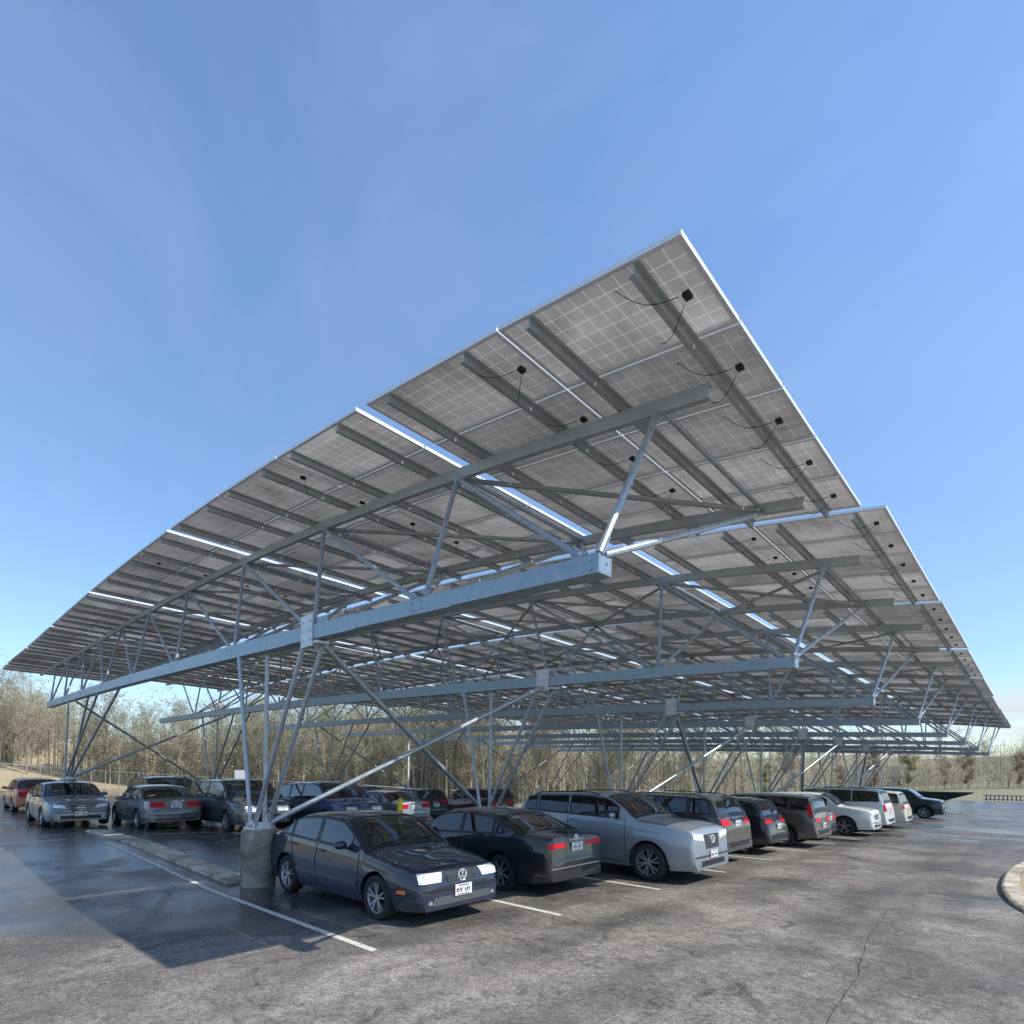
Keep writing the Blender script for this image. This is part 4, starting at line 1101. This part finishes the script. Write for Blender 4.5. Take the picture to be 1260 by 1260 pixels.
make_car(PAS, 'glossy black sedan seen from behind, between the navy sedan and the silver crossover', 'car', 3.98, 3.45, -1, black, FR, spokes=8, emblem='vw', detail=2)
make_car(HIG, 'large silver crossover with its bright nose in the sun, beside the black sedan', 'car', 5.05, 6.15, 1, silver, FR, spokes=6, emblem='ovals', rails=True, detail=2)
make_car(GCH, 'grey brown SUV with a wide red tail lamp, next to the silver crossover', 'car', 4.45, 8.92, -1, taupe, FR, rails=True, emblem=None, spokes=5)
make_car(XSM, 'small black SUV tail-out between the grey brown SUV and the bronze SUV', 'car', 4.45, 11.55, -1, black, FR, spokes=5)
make_car(CRV, 'bronze upright SUV with tall vertical red tail lamps beside the rear window', 'car', 4.8, 14.25, -1, brown, FR, clad=True, tallred=True, handle_m=M['black'])
make_car(HAT, 'dark grey hatchback mostly hidden between the bronze SUV and the white crossover', 'car', 4.3, 16.95, -1, dkgrey, FR)
make_car(MUR, 'white crossover facing the camera, first of the pale cars in the row', 'car', 5.05, 19.9, 1, white, FR, spokes=5, emblem='bar')
make_car(TAH, 'tall white full-size SUV seen from behind, directly past the white crossover', 'car', 5.0, 22.7, -1, white, FR, rails=True)
make_car(EXP, 'ivory SUV seen from behind, last of the pale cars in the row', 'car', 5.15, 25.7, -1, cream, FR)
make_car(TAH, 'dark green SUV standing out at the far end of the front row', 'car', 5.3, 35.8, 1, green, FR, clad=True)
make_car(ALT, 'mid grey sedan facing the camera at the left, its bonnet glinting in the sun', 'car', -11.0, -.45, 1, gun, BK, emblem='bar', spokes=5)
make_car(HAT, 'red orange hatchback behind the grey sedan at the far left', 'car', -19.3, -.3, -1, red, BK)
make_car(INF, 'grey sedan seen from behind with round red tail lamps, left of the charcoal minivan', 'car', -9.0, 1.45, -1, grey, BK, emblem='bar')
make_car(VAN, 'charcoal minivan facing the camera, left of the front concrete pier', 'car', -7.1, 3.3, 1, dkgrey, BK)
make_car(VAN, 'slate blue minivan parked behind the front concrete pier', 'car', -6.0, 5.85, 1, blue, BK)
make_car(HIG, 'blue black SUV facing the camera, just behind the tail-out grey sedan', 'car', -12.3, 2.7, 1, blue, BK, rails=True)
make_car(INF, 'silver sedan tail-out behind the yellow post, only its boot showing', 'car', -6.7, 8.35, -1, silver, BK)
make_car(XSM, 'black hatchback SUV with a red tail lamp, far behind the roof of the navy sedan', 'car', -9.0, 11.2, -1, black, BK)
make_car(GCH, 'dark slate SUV facing the camera behind the roof of the navy sedan', 'car', -13.6, 11.9, 1, dkgrey, BK, rails=True)
make_car(CRV, 'maroon SUV far behind the roof of the black sedan', 'car', -8.4, 14.6, -1, maroon, BK)
# yellow post
pz = g(-3, 5); pr = empty('bollard', (-3, 5, pz), 0, 'slim yellow post standing behind the navy sedan\'s roof', 'bollard')
mb = MB(); mb.lathe([(.07, 0), (.07, 1.12), (.05, 1.17), (.001, 1.18)], 20); o = mb.build('post', M['yellow'], pr); autosmooth(o, 40)
mb = MB(); mb.lathe([(.16, -.02), (.16, .05), (.08, .06)], 20); mb.build('footing', M['pier'], pr)

# ------------------------------------------------------------------ background
def tree_meshes(seed, H, crown_m, spread=1.0, lean=.02, dens=1.0):
    rd = random.Random(seed); tr = MB(); cr = MB(); nb = []
    def seg(mb, a, b, r0, r1, n): mb.tube(a, b, r0, r1, n=n, cap=False)
    def grow(p, d, L, r, lev):
        steps = 3 if lev < 2 else 2; q = p
        for i in range(steps):
            d2 = (d+Vector((rd.uniform(-1, 1), rd.uniform(-1, 1), rd.uniform(-.4, .9)))*(.14 if lev == 0 else .22)).normalized(); q2 = q+d2*(L/steps); r2 = r*(.80 if lev else .86)
            seg(tr if lev < 2 else cr, q, q2, r, r2, 6 if lev == 0 else (4 if lev == 1 else 3)); q, r, d = q2, r2, d2
            if lev < 3 and (lev > 0 or i > 0):
                for _ in range(rd.choice((1, 2, 2, 3)) if lev else rd.choice((2, 3))):
                    an = rd.uniform(0, 6.28); side = Vector((math.cos(an), math.sin(an), rd.uniform(.35, 1.1)))
                    grow(q, (d*.55+side*(.62*spread)).normalized(), L*rd.uniform(.42, .62), r*.55, lev+1)
        if lev == 3 or (lev == 2):
            for _ in range(int((5 if lev == 3 else 3)*dens)):
                e = q+Vector((rd.uniform(-1, 1), rd.uniform(-1, 1), rd.uniform(-.5, 1)))*(.55)
                w_ = .018; t = Vector((rd.uniform(-1, 1), rd.uniform(-1, 1), 0)).normalized()*w_
                cr.add([q-t, q+t, e], [(0, 1, 2)], 0)
                for _ in range(2):
                    c = q.lerp(e, rd.uniform(.3, 1.1)); s_ = rd.uniform(.035, .085); u = Vector((rd.uniform(-1, 1), rd.uniform(-1, 1), rd.uniform(-1, 1))).normalized()*s_; v = Vector((rd.uniform(-1, 1), rd.uniform(-1, 1), rd.uniform(-1, 1))).normalized()*s_
                    cr.add([c-u, c+v, c+u, c-v], [(0, 1, 2, 3)], 1)
    # main stem with limbs
    p = Vector((0, 0, -.3)); d = Vector((rd.uniform(-lean, lean), rd.uniform(-lean, lean), 1)).normalized(); r = H*.0115+.03
    n = 7
    for i in range(n):
        d = (d+Vector((rd.uniform(-.07, .07), rd.uniform(-.07, .07), 0))).normalized(); q = p+d*(H/n)*(1 if i < n-1 else .6); r2 = r*.80; seg(tr, p, q, r, r2, 7)
        if i >= 1:
            for _ in range(rd.choice((1, 2, 3)) if i < 3 else 3):
                an = rd.uniform(0, 6.28); grow(p.lerp(q, rd.random()), Vector((math.cos(an)*spread, math.sin(an)*spread, rd.uniform(.7, 1.5))).normalized(), H*rd.uniform(.13, .26)*(1 if i > 2 else .6), r2*.42, 1)
        p, r = q, r2
    a = bpy.data.meshes.new('trunk'); a.from_pydata(tr.v, [], tr.f); a.materials.append(M['bark'])
    for q in a.polygons: q.use_smooth = True
    b = bpy.data.meshes.new('crown'); b.from_pydata(cr.v, [], cr.f); b.materials.append(M['twig']); b.materials.append(crown_m)
    for q, mi in zip(b.polygons, cr.m): q.material_index = mi
    return a, b
KIND = [(tree_meshes(11+i, 13+.8*i, M['bud'] if i % 3 else M['twig'], .8+.1*(i % 3)), l) for i, l in enumerate([
    'tall bare woodland tree with a thin straight trunk behind the fence', 'bare woodland tree with fine olive budding twigs behind the fence', 'slim leafless tree with upright pale branches behind the fence',
    'leafless tree with a forked pale crown behind the fence', 'bare tree with a dense haze of brown twigs behind the fence', 'tall leafless tree with wide open limbs behind the fence'])]
RED = (tree_meshes(41, 9, M['redbud'], 1.2, dens=2), 'low reddish budding tree beyond the far end of the lot')
GRN = (tree_meshes(43, 9, M['greenbud'], 1.2, dens=2.4), 'bright yellow green tree among the bare trees beyond the lot')
def tree(kind, x, y, s, rz, grp, z=None, lab=None):
    (a, b), l = kind; root = empty('bare_tree', (x, y, (terrain(x, y) if z is None else z)), rz, lab or l, 'tree', grp, s)
    t = bpy.data.objects.new('trunk', a); C.objects.link(t); t.parent = root
    c = bpy.data.objects.new('crown', b); C.objects.link(c); c.parent = root
    return root
TL = [(-92, -34), (-82, -12), (-76, 4), (-60, 16), (-44, 27), (-33, 34), (-29, 50), (-25, 78)]
rd = random.Random(5); GT = 'bare trees along the edge of the wood'
def along(PL, step):
    out = []; 
    for (x0, y0), (x1, y1) in zip(PL, PL[1:]):
        L_ = math.hypot(x1-x0, y1-y0); n = max(1, int(L_/step)); nx, ny = -(y1-y0)/L_, (x1-x0)/L_
        for i in range(n): t = (i+rd.random()*.8)/n; out.append((x0+(x1-x0)*t, y0+(y1-y0)*t, nx, ny))
    return out
for x, y, nx, ny in along(TL, 1.15):
    o = rd.uniform(0, 9); tree(KIND[rd.randrange(6)], x+nx*o, y+ny*o, rd.uniform(.55, .85)*(1 if y > 24 else .80), rd.uniform(0, 6.28), GT)
# the mass of the wood behind them: countless thin stems and twigs
def wood(name, PL, step, d0, d1, hs, mats, per=4, hk=1.0):
    mb = MB()
    for x, y, nx, ny in along(PL, step):
        for _ in range(per):
            o = rd.uniform(d0, d1); a, b = x+nx*o, y+ny*o; z = terrain(a, b)-.2; h = (hs if b > 24 or hs < 7 or hs > 13.2 else hs*.82)*rd.uniform(.5, 1.0); r = rd.uniform(.03, .13)
            if rd.random() < .35: r = .02; h *= .6
            dx, dy = rd.uniform(-.05, .05)*h, rd.uniform(-.05, .05)*h
            mb.add([(a-r*ny, b+r*nx, z), (a+r*ny, b-r*nx, z), (a+dx, b+dy, z+h)], [(0, 1, 2)], 0)
            for _ in range(32):
                t = rd.uniform(.12, 1.02)**.8; c = Vector((a+dx*t, b+dy*t, z+h*t)); q = c+Vector((rd.uniform(-1, 1), rd.uniform(-1, 1), rd.uniform(-.1, 1.0)))*rd.uniform(.5, 1.8)*hk; w_ = rd.uniform(.014, .036); u = Vector((ny, -nx, 0))*w_
                mb.add([c-u, c+u, q], [(0, 1, 2)], 1)
                if rd.random() < .35:
                    c = c.lerp(q, rd.uniform(.4, 1)); s_ = rd.uniform(.05, .12)*hk; u = Vector((rd.uniform(-1, 1), rd.uniform(-1, 1), rd.uniform(-1, 1))).normalized()*s_; v = Vector((rd.uniform(-1, 1), rd.uniform(-1, 1), rd.uniform(-1, 1))).normalized()*s_
                    mb.add([c-u, c+v, c+u, c-v], [(0, 1, 2, 3)], 2)
    mb.v = [(x, y, (lambda z0: z0+(z-z0)*(.62+.55*max(0, min(1, .5+.9*noise.noise(Vector((x*.07, y*.07, 3))))+.18*noise.noise(Vector((x*.3, y*.3, 8))))) if z > z0+.5 else z)(terrain(x, y))) for x, y, z in mb.v] if abs(hs-11.2) > .1 else mb.v
    o = mb.build(name, mats); o['kind'] = 'stuff'; o['label'] = 'dense mass of bare woodland stems and twigs behind the lot'; o['category'] = 'woodland'; return o
wood('woodland', TL, .33, 3, 24, 11.2, [M['bark'], M['twig'], M['bud']], per=11, hk=1.25)
wood('ridge_wood', TL, .6, 24, 52, 11.19, [M['bark'], M['twig'], M['bud']], per=9, hk=1.5)['label'] = 'pale brown wood covering the low ridge behind the front trees'
FL = [(-25, 78), (-28, 110), (-30, 150), (-20, 190), (0, 215), (30, 235), (70, 240)]
FS = [(-23, 80), (-16, 98), (-6, 118), (8, 140), (30, 165), (60, 175)]
wood('scrubland', FS, .7, -2, 12, 7.5, [M['bark'], M['twig'], M['redbud']], per=4, hk=1.3)['label'] = 'mass of reddish brown scrub beyond the far end of the lot'
wood('hillside_wood', FL, .8, 0, 50, 13.5, [M['bark'], M['twig'], M['bud']], per=6, hk=2.0)['label'] = 'distant wooded hillside seen under the canopy at the right'
k = 0
for x, y, nx, ny in along(FS, 7):
    kd = RED if k % 4 else GRN; k += 1; tree(kd, x+nx*(rd.random()*6-1), y+ny*(rd.random()*6-1), rd.uniform(.45, .85), rd.uniform(0, 6), 'reddish trees beyond the lot' if kd is RED else 'yellow green trees beyond the lot')
for x, y, nx, ny in along(FL[:5], 8): tree(KIND[rd.randrange(6)], x, y, rd.uniform(.7, 1), rd.uniform(0, 6), 'far trees on the hillside', lab='distant bare tree on the hillside beyond the lot')
# tall dry grass on the verge
def verge():
    mb = MB(); 
    for _ in range(26000):
        (x0, y0), (x1, y1) = rd.choice(list(zip(EDGE[1:-1], EDGE[2:]))); t = rd.random(); L_ = math.hypot(x1-x0, y1-y0); nx, ny = -(y1-y0)/L_, (x1-x0)/L_; o = rd.random()**1.3*18+.2
        x, y = x0+(x1-x0)*t+nx*o, y0+(y1-y0)*t+ny*o; z = terrain(x, y); h = rd.uniform(.12, .4); w_ = rd.uniform(.015, .04)
        mb.add([(x-w_*ny, y+w_*nx, z), (x+w_*ny, y-w_*nx, z), (x+rd.uniform(-.1, .1), y+rd.uniform(-.1, .1), z+h)], [(0, 1, 2)])
    o = mb.build('dry_grass', principled('dry_grass_blades', (.46, .38, .24), .9, var=.3, vscale=.3)); o['kind'] = 'stuff'; o['label'] = 'tall straw coloured dry grass on the verge below the wood'; o['category'] = 'grass'
verge()
# chain link fence along the wood
def fence():
    PL = [(-64, -30), (-62, -6), (-60, 5), (-46, 15), (-33, 23), (-28, 32), (-27, 42), (-26, 60)]
    root = empty('chain_link_fence', (-60, 5, terrain(-60, 5)), 0, 'thin grey chain link fence running along the foot of the wood', 'fence'); o0 = Vector(root.location)
    pts = []
    for (x0, y0), (x1, y1) in zip(PL, PL[1:]):
        n = max(1, int(math.hypot(x1-x0, y1-y0)/3)); pts += [(x0+(x1-x0)*i/n, y0+(y1-y0)*i/n) for i in range(n)]
    pts.append(PL[-1]); P3 = [Vector((x, y, terrain(x, y)))-o0 for x, y in pts]
    for p in P3: mb = MB(); mb.tube(p, p+Vector((0, 0, 1.95)), .03, n=6); mb.build('fence_post', M['fencem'], root)
    mb = MB()
    for a, b in zip(P3, P3[1:]): mb.tube(a+Vector((0, 0, 1.9)), b+Vector((0, 0, 1.9)), .022, n=5); mb.tube(a+Vector((0, 0, .1)), b+Vector((0, 0, .1)), .012, n=4)
    mb.build('top_rail', M['fencem'], root); mb = MB()
    for a, b in zip(P3, P3[1:]):
        L_ = (b-a).length; n = int(L_/.28); 
        for i in range(n):
            for s_ in (0, 1):
                t0, t1 = i/n, min(1, max(0, (i+(4 if s_ else -4))/n)); p = a.lerp(b, t0)+Vector((0, 0, .1)); q = a.lerp(b, t1)+Vector((0, 0, .1+1.8*min(1, abs(t1-t0)*n/4))); mb.tube(p, q, .005, n=3, cap=False)
    mb.build('wire_mesh', M['fencem'], root)
fence()
def sign(x, y, w_, h, zc_, lab, two):
    z = terrain(x, y); root = empty('sign_board', (x, y, z), R(48), lab, 'sign'); mb = MB(); mb.box((0, 0, zc_), (w_, .03, h)); mb.build('board', M['whitep'], root)
    mb = MB()
    for sx in ((-w_*.32, w_*.32) if two else (0,)): mb.tube((sx, .04, -.3), (sx, .04, zc_+h/2-.1), .03, n=6)
    mb.build('post', M['fencem'], root)
sign(-33.6, 13.0, .9, .9, 2.15, 'blank white square notice board on two posts in front of the fence', True)
sign(-36.1, 7.95, .55, .7, .55, 'small plain white notice board low behind the blue black SUV', False)
lx, ly = -14.9, 14.1
z = g(lx, ly); root = empty('lamp_post', (lx, ly, z), 0, 'slender white lamp post rising behind the black sedans', 'lamp post')
mb = MB(); mb.tube((0, 0, 0), (0, 0, 4.3), .07, .05, n=10); mb.build('pole', M['whitep'], root); mb = MB(); mb.lathe([(.2, -.02), (.2, .45), (.001, .45)], 16); mb.build('footing', M['pier'], root)
mb = MB(); mb.box((.18, 0, 4.32), (.5, .22, .08)); mb.build('lamp_head', M['fencem'], root)
# open skip with a raked end beyond the dark green SUV
z = g(5, 42); root = empty('skip', (1.3, 47.5, z), R(0), 'dark green open skip with a long raked end beyond the dark green SUV', 'skip')
def hull(t):
    out = []
    for x, zz in ((-2.6, .25), (1.6, .25), (4.3, 1.22), (4.3, 1.28), (-2.9, 1.28)): 
        for y in (-1.1+t, 1.1-t): out.append((x, y, zz+(t if zz < 1 else 0)))
    return out
mb = MB(); v = hull(0)+hull(.06); n = 5; fs = []
for i in range(4): fs.append((2*i, 2*i+1, 2*i+3, 2*i+2)) if i != 3 else None
fs.append((8, 9, 1, 0)); fs.append((0, 2, 4, 6, 8)); fs.append((9, 7, 5, 3, 1))
fs2 = [tuple(10+i for i in f_[::-1]) for f_ in fs]
mb.add(v, fs+fs2+[(8, 6, 16, 18), (7, 9, 19, 17), (9, 8, 18, 19), (6, 7, 17, 16)]); mb.build('hopper', green, root)
mb = MB()
for x in (-1.8, -.6, .6, 1.5): mb.box((x, -1.12, .75), (.08, .06, .95))
mb.box((.4, -1.14, 1.25), (6.6, .07, .08)); mb.build('rib', green, root)
# slatted barrier far right
z = terrain(20, 76); root = empty('slatted_barrier', (4.5, 77, g(5, 60)), 0, 'low dark blue slatted barrier along the far right end of the lot', 'barrier')
mb = MB()
for i in range(40): mb.box((i*.35, 0, .3), (.10, .05, .62))
mb.build('slat', blue, root); mb = MB(); mb.box((6.8, -.05, .55), (14.2, .05, .07)); mb.box((6.8, -.05, .12), (14.2, .05, .07)); mb.build('rail', blue, root)
# two small pale houses beyond the lot
def house(x, y, rz, w_, d_, h, lab, wall, rc):
    root = empty('house', (x, y, terrain(x, y)), rz, lab, 'house'); mb = MB(); mb.box((0, 0, h/2), (w_, d_, h)); mb.add([(-w_/2, -d_/2, h), (-w_/2, d_/2, h), (-w_/2, 0, h+d_*.35)], [(0, 1, 2)]); mb.add([(w_/2, -d_/2, h), (w_/2, d_/2, h), (w_/2, 0, h+d_*.35)], [(0, 2, 1)]); mb.build('wall', wall, root)
    mb = MB()
    for s_ in (-1, 1): mb.beam((0, s_*(d_/2+.3), h-.2), (0, 0, h+d_*.35+.1), w_+.6, .12)
    mb.build('roof', rc, root)
    for i in range(4):
        f_ = MB(); xx = -w_/2+w_*(i+.5)/4; f_.box((xx, -d_/2-.03, h*.6), (1.0, .06, 1.2)); wn = f_.build('window', M['whitep'], root); f_ = MB(); f_.box((xx, -d_/2-.07, h*.6), (.8, .03, 1.0)); f_.build('pane', M['tint'], wn)
cream_w = principled('house_wall', (.62, .58, .50), .8, var=.1); roof_m = principled('roof_tiles', (.12, .10, .09), .8, var=.2)
house(-16, 134, R(10), 9, 6, 2.8, 'pale low house glimpsed through the struts under the far bays', cream_w, roof_m)
house(12, 165, R(-12), 9, 6, 3, 'small white house beyond the scrub at the right', M['whitep'], roof_m)

# ------------------------------------------------------------------ world, sun, camera
w = bpy.data.worlds.new('World'); scene.world = w; w.use_nodes = True
nt = w.node_tree; nt.nodes.clear(); L = nt.links
SUN = Vector((4.48, 1.6, 5.42)).normalized()   # direction towards the sun
el = math.asin(SUN.z); az = math.atan2(SUN.x, SUN.y)
sky = nt.nodes.new('ShaderNodeTexSky'); sky.sky_type = 'NISHITA'; sky.sun_disc = False; sky.sun_elevation = el; sky.sun_rotation = az
sky.altitude = 0; sky.air_density = 1.0; sky.dust_density = .15; sky.ozone_density = 2.2
tc = nt.nodes.new('ShaderNodeTexCoord')
# thin cloud low in the sky
mp = nt.nodes.new('ShaderNodeMapping'); mp.inputs['Scale'].default_value = (1.6, 1.6, 7); L.new(tc.outputs['Generated'], mp.inputs[0])
no = nt.nodes.new('ShaderNodeTexNoise'); no.inputs['Scale'].default_value = 2.1; no.inputs['Detail'].default_value = 8; no.inputs['Roughness'].default_value = .55; L.new(mp.outputs[0], no.inputs['Vector'])
cr = nt.nodes.new('ShaderNodeMapRange'); cr.inputs[1].default_value = .43; cr.inputs[2].default_value = .54; L.new(no.outputs['Fac'], cr.inputs[0])
se = nt.nodes.new('ShaderNodeSeparateXYZ'); L.new(tc.outputs['Generated'], se.inputs[0])
lo = nt.nodes.new('ShaderNodeMapRange'); lo.inputs[1].default_value = .125; lo.inputs[2].default_value = .07; L.new(se.outputs[2], lo.inputs[0])
hy = nt.nodes.new('ShaderNodeMapRange'); hy.inputs[1].default_value = .955; hy.inputs[2].default_value = .985; L.new(se.outputs[1], hy.inputs[0])
m1 = nt.nodes.new('ShaderNodeMath'); m1.operation = 'MULTIPLY'; L.new(cr.outputs[0], m1.inputs[0]); L.new(lo.outputs[0], m1.inputs[1])
m2 = nt.nodes.new('ShaderNodeMath'); m2.operation = 'MULTIPLY'; L.new(m1.outputs[0], m2.inputs[0]); L.new(hy.outputs[0], m2.inputs[1])
mx = nt.nodes.new('ShaderNodeMix'); mx.data_type = 'RGBA'; L.new(m2.outputs[0], mx.inputs[0]); L.new(sky.outputs[0], mx.inputs[6]); mx.inputs[7].default_value = (5.0, 4.5, 4.2, 1)
bg = nt.nodes.new('ShaderNodeBackground'); bg.inputs[1].default_value = .15
n3 = nt.nodes.new('ShaderNodeTexNoise'); n3.inputs['Scale'].default_value = 1.3; n3.inputs['Detail'].default_value = 7; n3.inputs['Roughness'].default_value = .6; n3.inputs['Distortion'].default_value = .8; mp3 = nt.nodes.new('ShaderNodeMapping'); mp3.inputs['Scale'].default_value = (1, 1.6, 2.4); L.new(tc.outputs['Generated'], mp3.inputs[0]); L.new(mp3.outputs[0], n3.inputs['Vector'])
r3 = nt.nodes.new('ShaderNodeMapRange'); r3.inputs[1].default_value = .42; r3.inputs[2].default_value = .75; r3.inputs[4].default_value = .10; L.new(n3.outputs['Fac'], r3.inputs[0])
mx3 = nt.nodes.new('ShaderNodeMix'); mx3.data_type = 'RGBA'; L.new(r3.outputs[0], mx3.inputs[0]); L.new(mx.outputs[2], mx3.inputs[6]); mx3.inputs[7].default_value = (4.2, 4.2, 4.2, 1); mx = mx3
hs = nt.nodes.new('ShaderNodeVectorMath'); hs.operation = 'MULTIPLY'; hs.inputs[1].default_value = (1.35, 1.48, 1.58); L.new(mx.outputs[2], hs.inputs[0]); vg = nt.nodes.new('ShaderNodeMapRange'); vg.inputs[1].default_value = 0; vg.inputs[2].default_value = .65; vg.inputs[3].default_value = .72; vg.inputs[4].default_value = 1.12; L.new(se.outputs[2], vg.inputs[0])
h2 = nt.nodes.new('ShaderNodeVectorMath'); h2.operation = 'SCALE'; L.new(hs.outputs[0], h2.inputs[0]); L.new(vg.outputs[0], h2.inputs['Scale']); L.new(h2.outputs[0], bg.inputs[0])
wo = nt.nodes.new('ShaderNodeOutputWorld'); L.new(bg.outputs[0], wo.inputs[0])
sl = bpy.data.lights.new('sun', 'SUN'); sl.energy = 5.0; sl.angle = R(.5); sl.color = (1, .955, .88)
so = bpy.data.objects.new('sun', sl); C.objects.link(so); so.location = (30, 10, 40); so.rotation_euler = (-SUN).to_track_quat('-Z', 'Y').to_euler()
cd = bpy.data.cameras.new('camera'); co = bpy.data.objects.new('camera', cd); C.objects.link(co); scene.camera = co
f = 705.77; cd.sensor_fit = 'HORIZONTAL'; cd.sensor_width = 36; cd.lens = f/1260*36; cd.clip_start = .05; cd.clip_end = 9000
cd.shift_y = (926.812-630)/1260
co.location = (9.578, -4.093, 1.915)
yaw, pitch, roll = R(-43.134), R(1.646), R(.153)
fwd = Vector((math.sin(yaw)*math.cos(pitch), math.cos(yaw)*math.cos(pitch), math.sin(pitch)))
right = Vector((math.cos(yaw), -math.sin(yaw), 0)); up = right.cross(fwd)
r2 = right*math.cos(roll)+up*math.sin(roll); u2 = -right*math.sin(roll)+up*math.cos(roll)
# the fitted roll is applied about the view axis
co.rotation_euler = Matrix((r2, u2, -fwd)).transposed().to_euler()
scene.view_settings.view_transform = 'Standard'; scene.view_settings.look = 'None'; scene.view_settings.exposure = 0
scene.cycles.max_bounces = 7; scene.cycles.transparent_max_bounces = 16; scene.cycles.use_denoising = True
